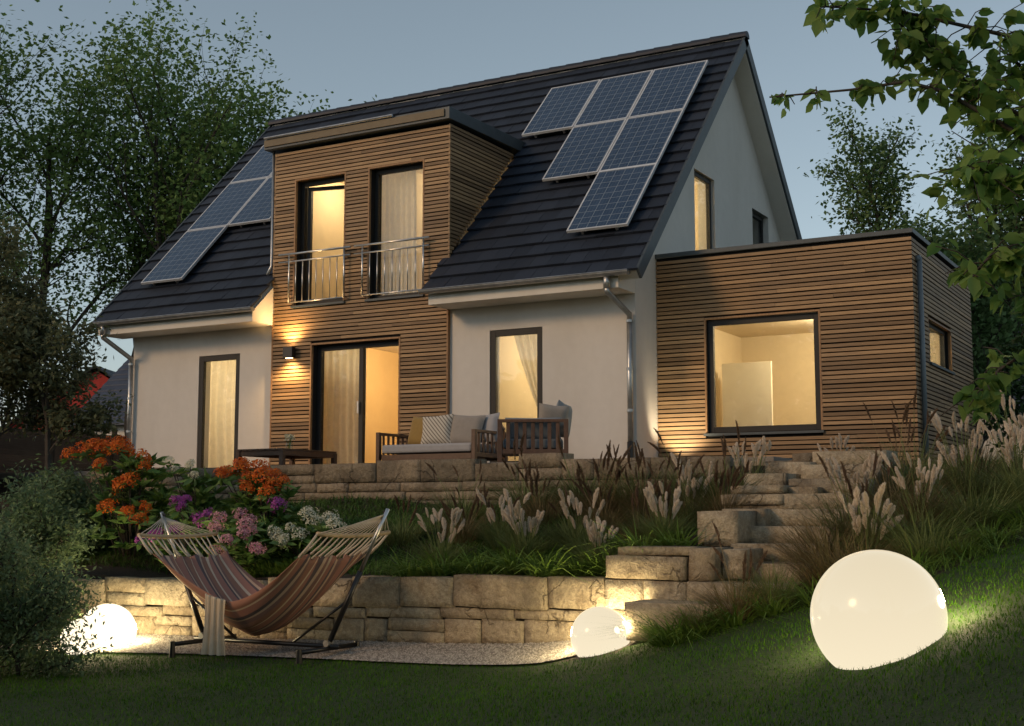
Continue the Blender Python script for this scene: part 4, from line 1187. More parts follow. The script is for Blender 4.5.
def plume_grass(loc, label, nplume, hgt, spread, seed, L=.55, mat='blade_green', scale=1.0, meshes=None, tuft_r=.14, sc=(.8, 1.2), group='plume grasses in the planting', lean0=.10):
    g = random.Random(seed); t = thing('plume_grass', label, 'ornamental grass', loc, g.uniform(0, 6.28), group)
    f = shared((mat, seed % 3, L), lambda: tuft('foliage', 420, tuft_r, L, .0075, .55, .75, M[mat], None, seed)); f.parent = t; f.scale = (scale,) * 3
    for k in range(nplume):
        a = g.uniform(0, 6.283); le = lean0 + spread * math.sqrt(g.random()); h = hgt * g.uniform(.5, 1.12)
        tip = Vector((math.cos(a) * le * h, math.sin(a) * le * h, h)); b = Vector((math.cos(a) * .03, math.sin(a) * .03, 0))
        mid = b.lerp(tip, .55) + Vector((0, 0, .04)); mb = MB(); mb.tube([b, mid, tip], [.0035, .003, .0025], 4)
        stm = mb.build('stem', M[mat], t)
        p = bpy.data.objects.new('plume', (meshes or PLM)[g.randrange(len(meshes or PLM))]); COL.objects.link(p); p.parent = t
        p.location = tip - Vector((0, 0, .015)); p.rotation_euler = Vector((0, 0, 1)).rotation_difference((tip - mid).normalized() + Vector((g.gauss(0, .08), g.gauss(0, .08), 0))).to_euler()
        s0_ = g.uniform(*sc); p.scale = (s0_ * g.uniform(.75, 1.2), s0_ * g.uniform(.75, 1.2), s0_ * g.uniform(.8, 1.3))
    return t
def at(x, y): return (x, y, hz(x, y) - .01)
PG = [(10.33, -5.7, 9, .50, .42, 'plume grass nearest the hammock, on the bank above the garden wall'),
      (11.25, -5.55, 8, .40, .45, 'short plume grass above the middle of the garden wall'),
      (11.72, -5.25, 7, .46, .42, 'plume grass between the short one and the raised wall corner'),
      (12.72, -5.45, 8, .44, .42, 'front plume grass above the raised wall corner by the stairs'),
      (12.55, -4.35, 9, .60, .38, 'tall plume grass against the terrace wall behind the stair wall'),
      (12.95, -3.65, 8, .52, .36, 'greyish plume grass at the foot of the timber annex, left of the parapet'),
      (14.82, -6.1, 13, .50, .48, 'full plume grass right behind the big globe lamp'),
      (15.18, -3.75, 14, .66, .40, 'plume grass below the annex corner and its downpipe'),
      (15.75, -4.1, 12, .62, .40, 'plume grass at the right edge of the slope below the overhanging branch'),
      (15.55, -2.7, 10, .80, .36, 'tallest plume grass farthest up the slope beside the annex'),
      (10.75, -5.15, 7, .46, .4, 'plume grass behind the daylilies, between the hammock one and the short one'),
      (12.15, -5.75, 6, .34, .42, 'low plume grass tucked against the raised corner block'),
      (14.35, -4.6, 9, .60, .42, 'plume grass beside the upper stair treads'),
      (15.0, -5.0, 9, .55, .45, 'plume grass in the middle of the slope right of the stairs'),
      (15.95, -3.3, 10, .66, .42, 'plume grass high on the slope under the hanging leaves'),
      (13.6, -2.6, 6, .52, .4, 'sparse plume grass at the top of the stairs before the annex')]
for i, (x, y, n_, h_, sp, lab) in enumerate(PG): plume_grass(at(x, y), lab, int(n_ * 2.5), h_, sp * .85, 100 + i, scale=.95 if h_ < .6 else 1.15, sc=(.40, .66))
DG = [(11.34, -4.05, .62, 'dark feathery grass in front of the terrace wall below the armchair'),
      (11.95, -4.1, .66, 'dark feathery grass next to the corner stone of the terrace wall'),
      (10.8, -4.4, .50, 'thin dark grass behind the short plume grass'),
      (12.2, -4.9, .55, 'dark grass between two pale plume clumps'),
      (11.6, -4.5, .55, 'brownish grass in the middle of the bank'), (12.35, -4.3, .6, 'brownish grass left of the tall plume grass'), (10.1, -4.9, .40, 'low brownish grass behind the plume grass nearest the hammock'), (13.0, -4.6, .5, 'dark grass leaning on the square stair block')]
for i, (x, y, h_, lab) in enumerate(DG): plume_grass(at(x, y), lab, 12, h_, .45, 140 + i, L=.62, mat='blade_brown', meshes=PLD, group='dark feathery grasses on the bank')
TG = [(9.7, -4.3, .66, 'tall green grass on the bank right of the white shrub'), (10.35, -3.95, .70, 'tall green grass below the sofa'), (11.0, -3.8, .74, 'tall green grass below the armchair legs'), (11.65, -3.7, .78, 'tall green grass against the terrace wall corner stone'),
      (12.3, -3.75, .80, 'tall green grass below the right downpipe'), (10.6, -4.95, .50, 'green grass clump in the middle of the bank'), (11.5, -5.0, .52, 'green grass clump behind the row of daylilies'), (12.75, -3.95, .78, 'tall green grass beside the stone parapet'), (12.5, -5.1, .5, 'green grass clump over the raised corner'), (9.35, -5.0, .5, 'green grass clump beside the right hammock bar')]
for i, (x, y, h_, lab) in enumerate(TG): plume_grass(at(x, y), lab, 5, h_ * .85, .4, 180 + i, L=.50, mat='blade_green', scale=h_ / .50, meshes=PLD, group='green grasses on the bank')
BG = [(14.22, -6.78, .46, 'low tawny grass beside the lower stair treads'), (14.62, -6.45, .62, 'tawny grass mound left behind the big globe'), (15.15, -5.75, .60, 'tawny grass mound above the big globe'),
      (15.0, -4.9, .62, 'brownish grass on the slope below the annex window'), (13.98, -6.95, .48, 'upright reddish grass growing at the stair foot'), (14.6, -3.3, .72, 'brown grass against the annex plinth'),
      (14.2, -2.3, .62, 'tall brown grass beneath the annex corner'), (15.5, -5.1, .60, 'brown grass mound near the right lawn edge'),
      (14.40, -5.85, .66, 'tall tawny grass leaning over the middle stair treads'), (14.42, -5.1, .62, 'tawny grass beside the upper stair treads'), (14.85, -5.5, .62, 'wide tawny grass halfway up the slope by the stairs'), (14.6, -4.3, .70, 'high tawny grass at the head of the stairs'), (13.7, -7.02, .36, 'short tawny grass in front of the lowest stair slab'),
      (14.9, -6.75, .5, 'tawny grass peeking over the left of the big globe'), (15.35, -6.3, .55, 'tawny grass peeking over the right of the big globe'), (15.2, -3.0, .7, 'tall tawny grass under the side window of the annex'), (15.9, -4.3, .6, 'tawny grass beside the topmost daylily')]
for i, (x, y, h_, lab) in enumerate(BG):
    plume_grass(at(x, y), lab, 7 if i in (4, 5, 6, 9, 11) else 0, h_ * 1.2, .4, 160 + i, L=.46, mat='blade_green' if i in (0, 2, 5, 7, 9, 12, 14, 16) else 'blade_brown', scale=h_ / .40, meshes=PLD, group='tawny grasses on the slope')
def lily(loc, label, seed, scale=1.0):
    t = thing('daylily', label, 'plant', loc, seed * 1.7, 'daylily clumps along the walls')
    f = shared(('lily', seed % 3), lambda: tuft('foliage', 120, .10, .34, .016, .75, .95, M['blade_lily'], None, seed)); f.parent = t; f.scale = (scale,) * 3
    return t
LL = [(10.30, -6.18, 'daylily clump by the hammock end of the wall top'), (10.66, -6.12, 'second daylily clump from the hammock along the wall top'), (11.06, -6.16, 'bushy daylily clump right above the middle of the wall'),
      (11.42, -6.10, 'daylily clump at the foot of the short plume grass'), (11.80, -6.18, 'daylily clump just left of the wall top globe side'), (12.12, -6.12, 'broad daylily clump nearing the raised corner block'), (12.42, -6.05, 'daylily clump touching the raised corner block'),
      (12.72, -5.95, 'daylily clump above the raised corner block, left one'), (13.0, -5.88, 'daylily clump beside the square stair block'),
      (13.46, -7.02, 'bright daylily clump next to the small globe lamp'), (13.58, -7.32, 'wide daylily clump at the very front of the stair foot'), (13.42, -7.18, 'lit daylily clump in front of the lowest stair slab'), (13.72, -7.18, 'daylily clump in the middle of the stair foot'),
      (14.02, -7.15, 'daylily clump under the reddish grass'), (14.32, -7.12, 'daylily clump at the lawn edge left of the big globe'), (14.72, -7.15, 'daylily clump hidden half behind the big globe'),
      (15.30, -6.75, 'daylily clump showing over the big globe top'), (15.62, -6.3, 'daylily clump right of the big globe on the lawn edge'), (15.75, -5.85, 'daylily clump farther up the right lawn edge'), (15.98, -5.3, 'topmost daylily clump at the right lawn edge'), (16.15, -4.9, 'daylily clump at the far right border of the lawn')]
for i, (x, y, lab) in enumerate(LL): lily(at(x, y), lab, i, [1, 1.1, .9][i % 3] * (1.2 if i > 8 else 1.5))

# rhododendrons : flower heads stand where the shrub carries them
def head_mesh(mat, seed, r=.085):
    g = np.random.default_rng(seed); nf = 19; V = []
    for k in range(nf):
        z = 1 - 1.35 * (k + .5) / nf; a = k * 2.39996 + seed; s_ = math.sqrt(max(0, 1 - z * z))
        n_ = Vector((s_ * math.cos(a), s_ * math.sin(a), z)); c = n_ * r * g.uniform(.55, 1.25)
        x = n_.orthogonal().normalized(); y = n_.cross(x); tw = g.uniform(0, 6)
        for m in range(5):
            b = tw + m * 1.2566; d1 = (x * math.cos(b) + y * math.sin(b)); d2 = (x * -math.sin(b) + y * math.cos(b))
            q = r * g.uniform(.44, .66)
            V.append([c, c + d1 * q * .6 + d2 * q * .21 + n_ * q * .34, c + d1 * q + n_ * q * .10, c + d1 * q * .6 - d2 * q * .21 + n_ * q * .34])
    o = npmesh('flower_head', np.array(V, dtype=float), 4, mat); me = o.data; bpy.data.objects.remove(o); return me
HM = {k: [head_mesh(M['f_' + k], s_) for s_ in range(3)] for k in ('orange', 'purple', 'pink', 'white')}
def rhodo(label, cat, loc, size, heads, kind, seed, n_leaf=650, scale=1.0):
    g = random.Random(seed); t = thing('rhododendron', label, cat, loc, 0, 'flowering shrubs on the bank')
    L0 = Vector(loc); gn = np.random.default_rng(seed); pts = []; dirs = []; up_ = np.array([0, 0, 1.])
    rx, ry, h = size
    nros = n_leaf // 9
    for k in range(nros):
        a = gn.uniform(0, 6.283); z = gn.random() ** .7; rr = math.sqrt(gn.random()) * (1 - .45 * max(0, z - .45) / .55)
        c = np.array([rx * rr * math.cos(a), ry * rr * math.sin(a), h * (.08 + .86 * z)])
        o_ = unit(np.array([c[0] / rx, c[1] / ry, .8 * z]) + 1e-5)
        for m in range(9):
            b = m * .7 + gn.uniform(0, .4); d = unit(np.array([math.cos(b), math.sin(b), .25]) + o_ * .5); pts.append(c); dirs.append(d)
    for (x, y, z) in heads:
        c = np.array([x - L0.x, y - L0.y, z - L0.z - .04])
        for m in range(8):
            b = m * .785 + gn.uniform(0, .4); d = unit(np.array([math.cos(b), math.sin(b), gn.uniform(-.3, .15)])); pts.append(c + d * .03); dirs.append(d)
    leaf_cloud('foliage', np.array(pts), .17, M['leaf_rhodo'], t, np.array(dirs) * 2.2, .25, .34, .12, seed)
    mb = MB()
    for k in range(9):
        a = g.uniform(0, 6.28); e = Vector((rx * .6 * math.cos(a), ry * .6 * math.sin(a), h * g.uniform(.5, .85))); mb.tube([(0, 0, -.05), e * .5 + Vector((0, 0, .06)), e], [.02, .013, .006], 5)
    for (x, y, z) in heads:
        e = Vector((x, y, z)) - L0; mb.tube([(e.x * .15, e.y * .15, .0), e * .55 + Vector((0, 0, .05)), e], [.012, .008, .005], 5)
    mb.build('branch', M['bark'], t)
    for (x, y, z) in heads:
        p = bpy.data.objects.new('flower_head', HM[kind][g.randrange(3)]); COL.objects.link(p); p.parent = t
        p.location = Vector((x, y, z)) - L0; p.rotation_euler = (g.gauss(.35, .3), g.gauss(0, .3), g.uniform(0, 6.28)); s_ = scale * g.uniform(.62, 1.05); p.scale = (s_, s_, s_ * .9)
O1 = [(5.48, -6.05, 0.07), (5.72, -5.93, 0.14), (6.0, -5.87, 0.06), (6.22, -5.85, -0.04), (5.85, -6.16, -0.09), (6.23, -6.05, -0.28), (6.41, -6.24, -0.65), (6.58, -6.15, -0.6), (6.6, -6.24, -0.74), (6.13, -6.29, -0.59), (5.75, -6.02, 0.09), (5.77, -5.78, 0.17), (5.59, -6.0, 0.13), (5.32, -6.14, 0.03), (5.95, -6.0, .12), (6.1, -6.08, -.34), (6.34, -5.95, -.12)]
O2 = [(7.31, -5.68, -0.22), (7.38, -5.42, -0.1), (7.65, -5.59, -0.26), (7.84, -5.6, -0.24), (8.02, -5.71, -0.43), (8.05, -5.48, -0.29), (7.74, -5.76, -0.38), (7.61, -5.4, -0.14), (7.24, -5.53, -0.19), (7.9, -5.45, -0.22), (7.52, -5.6, -.2), (7.46, -5.5, -.11), (7.98, -5.62, -.36)]
P1 = [(7.21, -6.15, -0.51), (7.22, -6.25, -0.6), (7.14, -6.2, -.55), (7.56, -6.17, -0.67), (7.48, -6.2, -0.75), (7.3, -6.4, -0.85), (7.02, -6.4, -0.91), (6.86, -6.45, -0.97), (8.19, -5.75, -0.57)]
K1 = [(7.94, -6.41, -0.73), (8.14, -6.3, -0.69), (8.33, -6.41, -0.79), (8.26, -6.62, -0.95), (8.4, -6.55, -0.89), (8.59, -6.55, -1.04), (8.19, -6.7, -1.07), (8.23, -6.24, -0.73), (7.97, -6.5, -0.82), (8.45, -6.48, -.84)]
W1 = [(8.65, -6.33, -0.89), (8.73, -6.18, -0.82), (8.78, -5.94, -0.68), (8.9, -5.98, -0.76), (8.98, -5.82, -0.73), (8.8, -6.36, -0.94), (8.88, -6.2, -0.89), (8.70, -6.3, -.97), (9.15, -5.95, -.80)]
W2 = [(6.78, -5.64, -0.1), (6.62, -5.72, -0.16), (6.9, -5.7, -.22), (6.5, -5.7, -.05)]
rhodo('large shrub with orange flower heads nearest the wooden fence', 'flowering shrub', (6.0, -5.75, -1.32), (.62, .5, 1.36), O1, 'orange', 1, 1000, 1.25)
rhodo('orange flowering shrub below the wooden terrace table', 'flowering shrub', (7.65, -5.35, -1.15), (.52, .45, .88), O2, 'orange', 2, 800, 1.2)
rhodo('shrub with purple flower heads at the left hammock bar', 'flowering shrub', (7.2, -5.95, -1.30), (.42, .36, .64), P1, 'purple', 3, 600, 1.0)
rhodo('pink flowering shrub behind the dip of the hammock', 'flowering shrub', (8.2, -6.12, -1.32), (.42, .34, .52), K1, 'pink', 4, 600, 1.0)
rhodo('white flowering shrub by the right hammock bar', 'flowering shrub', (8.85, -5.95, -1.30), (.36, .32, .52), W1, 'white', 5, 550, 1.0)
rhodo('small whitish flowering shrub between the two orange ones', 'flowering shrub', (6.75, -5.45, -1.1), (.32, .3, .86), W2, 'white', 6, 450, .8)
cover('ground_cover', 5200, 8.3, 9.3, -6.35, -5.9, .20, .014, M['blade_lily'], 'brighter green tufts below the white and pink shrubs', seed=9)

# ------------------------------------------------------------------ trees
def grow(mb, tips, g, p, d, L, r, lev, cfg):
    nseg = 5; pts = [p.copy()]; rad = [r]; q = p.copy(); dd_ = d.copy()
    for i in range(nseg):
        dd_ = (dd_ + Vector((g.gauss(0, cfg['wig']), g.gauss(0, cfg['wig']), g.gauss(0, cfg['wig']) + cfg['up'] * .25))).normalized()
        q = q + dd_ * (L / nseg); pts.append(q.copy()); rad.append(r * (1 - .62 * (i + 1) / nseg))
    mb.tube(pts, rad, 7 if lev == 0 else (5 if lev < 2 else 4), cap=(lev > 0))
    if lev >= cfg['levels']:
        for k in range(1, nseg + 1): tips.append((pts[k], dd_))
        return
    n = cfg['n'][lev]
    for k in range(n):
        t = cfg['start'][lev] + (1 - cfg['start'][lev]) * (k + g.random() * .6) / n
        t = min(t, .99); i = int(t * nseg); c = pts[i].lerp(pts[min(i + 1, nseg)], t * nseg - i)
        base = (pts[min(i + 1, nseg)] - pts[i]).normalized()
        a = k * 2.4 + g.uniform(-.4, .4); o1 = base.orthogonal().normalized(); o2 = base.cross(o1)
        nd = (base * math.cos(cfg['ang'][lev]) + (o1 * math.cos(a) + o2 * math.sin(a)) * math.sin(cfg['ang'][lev])).normalized()
        grow(mb, tips, g, c, nd, L * cfg['ratio'][lev] * g.uniform(.75, 1.15) * (1 - .35 * t * (lev == 0)), max(rad[i] * .55, .006), lev + 1, cfg)
def tree(name, label, cat, loc, cfg, leafsize, nper, mat, bark, seed, spread=.35, stems=1, group=None, wide=.62, droop=.35, lean=(0, 0), thin=1.0):
    g = random.Random(seed); t = thing(name, label, cat, loc, 0, group); mb = MB(); tips = []
    for s_ in range(stems):
        a = 6.283 * s_ / stems + .5
        d = Vector((lean[0] + (math.cos(a) * .32 if stems > 1 else 0), lean[1] + (math.sin(a) * .32 if stems > 1 else 0), 1)).normalized()
        grow(mb, tips, g, Vector((.15 * math.cos(a) * (stems > 1), .15 * math.sin(a) * (stems > 1), -.2)), d, cfg['H'] * g.uniform(.85, 1.05), cfg['r'], 0, cfg)
    mb.build('trunk', M[bark], t)
    gn = np.random.default_rng(seed)
    P = np.array([p for p, _ in tips]); keep = gn.random(len(P)) < thin; P = P[keep]
    P = np.repeat(P, nper, 0) + gn.normal(0, spread, (len(P) * nper, 3)) * np.array([1, 1, .75])
    leaf_cloud('crown', P, leafsize, M[mat], t, None, droop, wide, .12, seed, shape='diamond')
    return t
C1 = dict(H=9.6, r=.15, levels=3, n=[9, 6, 4], start=[.34, .25, .2], ang=[.72, .7, .7], ratio=[.46, .5, .5], wig=.10, up=.45)
C2 = dict(H=6.6, r=.11, levels=3, n=[8, 6, 4], start=[.30, .25, .2], ang=[.62, .7, .7], ratio=[.50, .5, .5], wig=.11, up=.4)
BT = 'trees behind the left house gable'
tree('deciduous_tree', 'tall airy tree at the left picture edge behind the house', 'tree', (-9.4, 5.4, .0), dict(C1, H=11.2), .15, 9, 'leaf_tree', 'bark_dark', 31, .26, 1, BT)
tree('deciduous_tree', 'multi stemmed tree rising right beside the left roof edge', 'tree', (-6.4, 7.2, 0), dict(C2, H=10.0, r=.13), .15, 8, 'leaf_tree', 'bark_dark', 32, .26, 3, BT)
tree('deciduous_tree', 'leafy tree between the tall airy one and the multi stemmed one', 'tree', (-8.3, 8.4, 0), dict(C1, H=9.6), .15, 6, 'leaf_tree', 'bark_dark', 33, .28, 1, BT)
tree('deciduous_tree', 'dark tree at the far left margin of the view', 'tree', (-9.9, 4.2, -.1), dict(C1, H=10.2), .15, 9, 'leaf_tree', 'bark_dark', 35, .28, 1, BT)
tree('deciduous_tree', 'tree whose top twig peeks over the roof ridge', 'tree', (-1.5, 10.2, 0), dict(C1, H=10.7, levels=2, n=[10, 5], ratio=[.10, .4, .4], start=[.5, .2, .2], wig=.03), .15, 7, 'leaf_tree', 'bark_dark', 36, .16, 1, BT)
CB = dict(H=8.6, r=.10, levels=2, n=[26, 7], start=[.15, .15], ang=[.75, .6], ratio=[.26, .42], wig=.07, up=.35)
tree('birch_tree', 'slim pointed birch rising behind the annex roof', 'birch', (11.0, 12.9, 0), dict(CB, H=8.3), .125, 14, 'leaf_birch', 'bark', 41, .20, 1, 'trees behind the annex')
tree('birch_tree', 'broader birch right of the pointed one behind the annex', 'birch', (11.9, 13.6, 0), dict(CB, H=7.2, ratio=[.36, .42]), .13, 10, 'leaf_birch', 'bark', 42, .24, 1, 'trees behind the annex')
tree('birch_tree', 'birch at the right picture edge behind the hanging branch', 'birch', (13.7, 14.2, 0), dict(CB, H=7.8, ratio=[.40, .42]), .14, 12, 'leaf_birch', 'bark', 43, .28, 1, 'trees behind the annex')
tree('birch_tree', 'low birch in front of the blue roofed house behind the annex', 'birch', (12.9, 10.8, 0), dict(CB, H=5.0, ratio=[.42, .42]), .14, 12, 'leaf_birch', 'bark', 44, .28, 1, 'trees behind the annex')
# hedge on the right behind the annex
gh = np.random.default_rng(5); n = 9000
P = np.stack([gh.uniform(-2.6, 2.6, n), gh.uniform(-.5, .5, n), gh.uniform(0, 2.5, n) ** 1.0], -1); P[:, 2] *= .9 + .12 * np.sin(P[:, 0] * 2.4)
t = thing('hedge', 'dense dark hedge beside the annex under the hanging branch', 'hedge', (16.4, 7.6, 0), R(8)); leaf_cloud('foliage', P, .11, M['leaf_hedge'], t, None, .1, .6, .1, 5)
mb = MB()
for k in range(10): x = -2.4 + k * .53; mb.tube([(x, 0, -.2), (x + .05, .05, 1.0), (x, 0, 2.0)], [.03, .02, .008], 5)
mb.build('stem', M['bark_dark'], t)
# olive coloured small tree behind the fence and the fine shrub in front
CO = dict(H=3.2, r=.07, levels=3, n=[8, 6, 4], start=[.12, .2, .2], ang=[.75, .7, .7], ratio=[.52, .5, .5], wig=.12, up=.2)
tree('olive_tree', 'grey green small leaved tree standing before the wooden fence', 'tree', (3.75, -5.45, -1.2), dict(CO, H=3.7, ratio=[.34, .45, .45], start=[.42, .2, .2]), .085, 11, 'leaf_olive', 'bark', 51, .10, 2, None, .5, .35)
tree('shrub', 'dark green shrub filling the corner below the wooden fence', 'shrub', (4.9, -5.7, -1.35), dict(CO, H=1.05, r=.03), .075, 12, 'leaf_bush', 'bark', 52, .10, 3, None, .45, .3)
tree('shrub', 'fine leaved shrub hanging over the bright globe at the left edge', 'shrub', (7.78, -9.12, -2.12), dict(CO, H=1.3, r=.025, ang=[.9, .8, .7], ratio=[.55, .5, .5], up=.05), .050, 10, 'leaf_bush', 'bark', 53, .10, 3, None, .42, .7)
tree('shrub', 'tall dusky shrub between the fine leaved one and the orange flowers', 'shrub', (5.75, -7.75, -2.1), dict(CO, H=1.55, r=.03, up=.25), .065, 8, 'leaf_bush', 'bark', 54, .11, 3, None, .45, .5)

# ------------------------------------------------------------------ overhanging foreground tree
ft = thing('overhanging_tree', 'broad leaved tree reaching in from the right, its leaves close to the viewer', 'tree', (17.62, -11.42, -1.4))
L0 = Vector((17.62, -11.42, -1.4)); mb = MB(); gb = random.Random(9); tipl = []
trunk = [Vector((17.62, -11.42, -1.6)), Vector((17.60, -11.40, -.4)), Vector((17.56, -11.40, .9)), Vector((17.5, -11.35, 2.2)), Vector((17.45, -11.3, 3.4))]
mb.tube([p - L0 for p in trunk], [.12, .10, .085, .06, .02], 10)
limbs = [
 [(17.56, -11.40, .9), (17.2, -11.6, 1.15), (16.86, -11.8, 1.25), (16.49, -11.91, 1.38), (16.21, -12.07, 1.40)],
 [(17.58, -11.4, .5), (17.15, -11.69, .76), (16.84, -11.78, .97), (16.62, -11.81, 1.18), (16.46, -11.93, 1.36)],
 [(17.58, -11.4, .3), (17.15, -11.78, .58), (16.89, -11.85, .84), (16.65, -11.89, 1.02), (16.52, -11.97, 1.06), (16.3, -11.98, 1.06), (16.01, -12.14, 1.03)],
 [(17.60, -11.4, -.1), (17.19, -11.94, .24), (17.0, -12.06, .30), (16.84, -12.15, .29), (16.78, -12.18, .22)],
 [(17.60, -11.4, -.4), (17.18, -12.02, -.10), (16.99, -12.13, -.05), (16.86, -12.2, -.14), (16.80, -12.23, -.25)],
 [(17.56, -11.4, .7), (17.2, -11.5, .95), (17.0, -11.55, 1.05), (16.8, -11.6, 1.3)],
 [(17.56, -11.4, .1), (17.2, -11.7, .45), (17.0, -11.8, .62), (16.8, -11.85, .70), (16.68, -11.92, .66)],
 [(17.5, -11.35, 2.0), (17.0, -11.6, 1.95), (16.6, -11.8, 1.7), (16.4, -11.9, 1.55)],
 [(17.6, -11.4, .0), (17.25, -11.85, .15), (17.08, -11.95, .18), (16.95, -12.05, .12)]]
npl = [50, 76, 36, 28, 22, 70, 60, 50, 26]
for li, lm in enumerate(limbs):
    pts = [Vector(p) for p in lm]; m = len(pts)
    mb.tube([p - L0 for p in pts], [.012 * (1 - .85 * i / (m - 1)) + .0015 for i in range(m)], 6)
    for k in range(npl[li]):
        t = .35 + .65 * gb.random(); s_ = t * (m - 1); i = min(int(s_), m - 2); c = pts[i].lerp(pts[i + 1], s_ - i)
        thin_ = li == 2 and i >= 3
        d = Vector((gb.gauss(0, 1), gb.gauss(0, 1), gb.gauss(-.1, .55))).normalized() * gb.uniform(.04, .09 if thin_ else (.30 if li in (5, 6, 8) else .19))
        e = c + d + Vector((0, 0, -.02)); mb.tube([c - L0, (c + d * .5) - L0 + Vector((0, 0, .01)), e - L0], [.003, .0025, .0018], 4)
        for q in range(2 if thin_ else 5):
            f = .3 + .7 * gb.random(); tipl.append(((c.lerp(e, f)) - L0 + Vector((gb.gauss(0, .012), gb.gauss(0, .012), gb.gauss(0, .012)))))
mb.build('trunk', M['bark'], ft, smooth=True)
leaf_cloud('crown', np.array([tuple(p) for p in tipl]), .068, M['leaf_near'], ft, np.tile(np.array([[0, 0, -.35]]), (len(tipl), 1)), .35, .72, .16, 77)

# ------------------------------------------------------------------ fence, neighbours
fn = thing('wooden_fence', 'dark horizontal slat fence behind the flowering shrubs at the left', 'fence', (0, 0, 0))
fa, fb, fc = Vector((1.4, -4.2, 0)), Vector((-1.9, -1.6, 0)), Vector((-2.3, 3.2, 0))
for a, b in ((fa, fb), (fb, fc)):
    nb = max(1, int((b - a).length / 1.8 + .5))
    for k in range(nb):
        p, q = a.lerp(b, k / nb), a.lerp(b, (k + 1) / nb); mb = MB()
        for r in range(12):
            z = -.25 + r * .098; mb.bar(p + Vector((0, 0, z)), q + Vector((0, 0, z)), .022, .0965)
        mb.build('slat_panel', M['fencewood'], fn)
        mb = MB(); mb.box(p.x - .04, p.x + .04, p.y + .02, p.y + .10, -.6, 1.0); mb.build('post', M['fencewood'], fn)
def simple_house(name, label, loc, rz, W, D, zw, H, wallmat, roofmat, win=None):
    t = thing(name, label, 'house', loc, rz)
    mb = MB(); ol = [(-D / 2, -1), (D / 2, -1), (D / 2, zw), (0, H - .15), (-D / 2, zw)]
    for x in (-W / 2, W / 2): poly_wall(mb, (lambda x: lambda u, d, z: (x + d, u, z))(x), ol, [], -.1, .1)
    mb.box(-W / 2 + .1, W / 2 - .1, -D / 2 - .001, -D / 2 + .2, -1, zw - .1); mb.box(-W / 2 + .1, W / 2 - .1, D / 2 - .2, D / 2, -1, zw - .1)
    mb.build('wall', wallmat, t)
    mb = MB(); e = .35; sl = (H - zw) / (D / 2); nr = 18
    for sg in (-1, 1):
        for r in range(nr):
            y0 = sg * (D / 2 + e) * (1 - r / nr); y1 = sg * (D / 2 + e) * (1 - (r + 1.12) / nr) if r < nr - 1 else 0
            z0 = H - sl * abs(y0); z1 = H - sl * abs(y1)
            p = [(-W / 2 - .3, y0, z0), (W / 2 + .3, y0, z0), (W / 2 + .3, y1, z1 - .03), (-W / 2 - .3, y1, z1 - .03)]
            mb.hexa(p + [(a, b, c + .07) for a, b, c in p])
    mb.build('roof', roofmat, t)
    if win:
        for k in (-1, 1):
            mb = MB(); mb.box(-W / 2 - .13, -W / 2 - .105, k * D * .18 - .5, k * D * .18 + .5, .6, 1.9); mb.build('window', M['frame'], t)
    return t
M['red_render'] = simple('red_render', (.42, .04, .03), .85)
M['blue_tile'] = simple('slate_blue_tile', (.035, .045, .075), .6, 0, .3, 3)
simple_house('neighbour_house', 'neighbouring house with a dark roof just left of the white house corner', (-11.4, 15.6, 0), 0, 6.6, 7.0, 2.35, 5.6, M['plaster'], M['blue_tile'], False)
simple_house('neighbour_house', 'neighbouring house with a red gable wall half hidden by trees', (-21.9, 21.2, 0), R(-62), 8, 8.0, 2.1, 4.8, M['red_render'], M['tile'], False)
simple_house('neighbour_house', 'neighbouring house with a bluish tiled roof behind the birches', (14.5, 27, 0), R(12), 12, 9, 2.6, 7.4, M['plaster'], M['blue_tile'], True)

# wood beyond the garden, on the viewer's side of it
gw_ = np.random.default_rng(77); n = 26000
an_ = gw_.uniform(-2.75, -.55, n); rd = 34 + 8 * gw_.random(n); crown = 8.5 + 2.2 * np.sin(an_ * 9) + 1.4 * np.sin(an_ * 23 + 1)
P = np.stack([9 + rd * np.cos(an_), -6 + rd * np.sin(an_), -2.2 + crown * gw_.random(n) ** .8], -1)
o = leaf_cloud('woodland', P, .9, M['leaf_tree'], None, None, .2, .7, .1, 5, shape='diamond'); tag(o, 'far wood closing off the garden on the viewer side', 'woodland', kind='stuff')

# ------------------------------------------------------------------ light
SUN_EL, SUN_AZ = R(24), R(212)         # azimuth measured clockwise from +Y
w = bpy.data.worlds.new('World'); scene.world = w; w.use_nodes = True
nt_ = w.node_tree; bg = nt_.nodes['Background']
sky = nt_.nodes.new('ShaderNodeTexSky'); sky.sky_type = 'NISHITA'; sky.sun_disc = False
sky.sun_elevation = SUN_EL; sky.sun_rotation = SUN_AZ; sky.air_density = 1.0; sky.dust_density = .4; sky.ozone_density = 1.0
hs = nt_.nodes.new('ShaderNodeHueSaturation'); hs.inputs['Hue'].default_value = .48; hs.inputs['Saturation'].default_value = .62
nt_.links.new(sky.outputs[0], hs.inputs['Color']); nt_.links.new(hs.outputs[0], bg.inputs[0]); bg.inputs[1].default_value = .108
ld = bpy.data.lights.new('sun', 'SUN'); ld.energy = 1.15; ld.angle = R(12); ld.color = (1, .60, .28)
lo = bpy.data.objects.new('sun', ld); COL.objects.link(lo)
sd_ = Vector((math.sin(SUN_AZ) * math.cos(SUN_EL), math.cos(SUN_AZ) * math.cos(SUN_EL), math.sin(SUN_EL)))
lo.rotation_euler = sd_.to_track_quat('Z', 'Y').to_euler(); lo.location = (0, -40, 20)
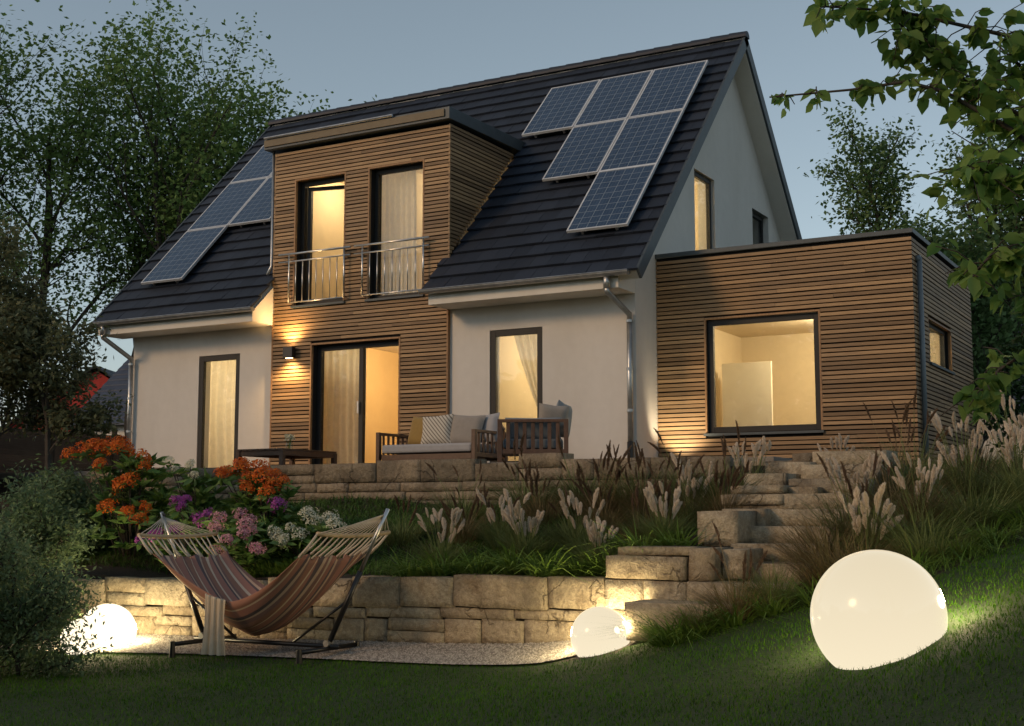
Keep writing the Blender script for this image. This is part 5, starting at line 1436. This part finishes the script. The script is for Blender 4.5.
def point(name, loc, power, r=.12, col=(1, .78, .46)):
    l = bpy.data.lights.new(name, 'POINT'); l.energy = power; l.shadow_soft_size = r; l.color = col
    o = bpy.data.objects.new(name, l); COL.objects.link(o); o.location = loc; return o
def spot(name, loc, to, power, ang, blend=.6, col=(1, .6, .24), r=.03):
    l = bpy.data.lights.new(name, 'SPOT'); l.energy = power; l.spot_size = R(ang); l.spot_blend = blend; l.color = col; l.shadow_soft_size = r
    o = bpy.data.objects.new(name, l); COL.objects.link(o); o.location = loc
    o.rotation_euler = (Vector(to) - Vector(loc)).to_track_quat('-Z', 'Y').to_euler(); return o
point('room_light', (1.7, 2.2, 2.1), 150); point('room_light', (5.0, 2.6, 2.2), 165); point('room_light', (8.3, 2.4, 2.1), 100)
point('room_light', (4.2, 1.3, 5.1), 50); point('room_light', (5.9, 2.4, 5.0), 38); point('room_light', (8.3, 2.6, 4.6), 120)
point('room_light', (12.3, 2.4, 2.1), 185)
for loc, r, e_ in GL:  # added point lights just outside each shade strengthen its light on the surroundings
    for k in range(6):
        a = R(8 + k * 30) if r > .35 else R(-20 + k * 42); x_, y_ = loc[0] + (r + .035) * math.cos(a), loc[1] + (r + .035) * math.sin(a)
        point('added_globe_glow', (x_, y_, max(loc[2] + .04, float(tps(x_, y_)) + .17)), ((10.0 if r > .3 else 12.0) if e_ < 2 else 14.0) * (r / .4), .05, (1, .78, .42))
spot('sconce_light', (3.735, -.23, 2.16), (3.735, -.06, 3.2), 75, 155, .9); spot('sconce_light', (3.735, -.23, 1.87), (3.735, -.06, .8), 75, 155, .9)
spot('uplight', (10.32, .34, .14), (10.45, .80, .8), 65, 105, col=(1, .80, .52))

# ------------------------------------------------------------------ camera
cd = bpy.data.cameras.new('camera'); cd.sensor_width = 36; cd.lens = 45.67; cd.clip_end = 2000; cd.clip_start = .05
co = bpy.data.objects.new('camera', cd); COL.objects.link(co); co.location = (17.624, -17.132, -.652); co.rotation_euler = (R(90 + 6.554), 0, R(29.4645))
scene.camera = co
vs_ = scene.view_settings; vs_.view_transform = 'Standard'; vs_.look = 'None'; vs_.exposure = .05; vs_.gamma = 1
scene.cycles.max_bounces = 7; scene.cycles.transparent_max_bounces = 12; scene.cycles.use_denoising = True; scene.cycles.sample_clamp_indirect = 6
scene.cycles.caustics_reflective = False; scene.cycles.caustics_refractive = False
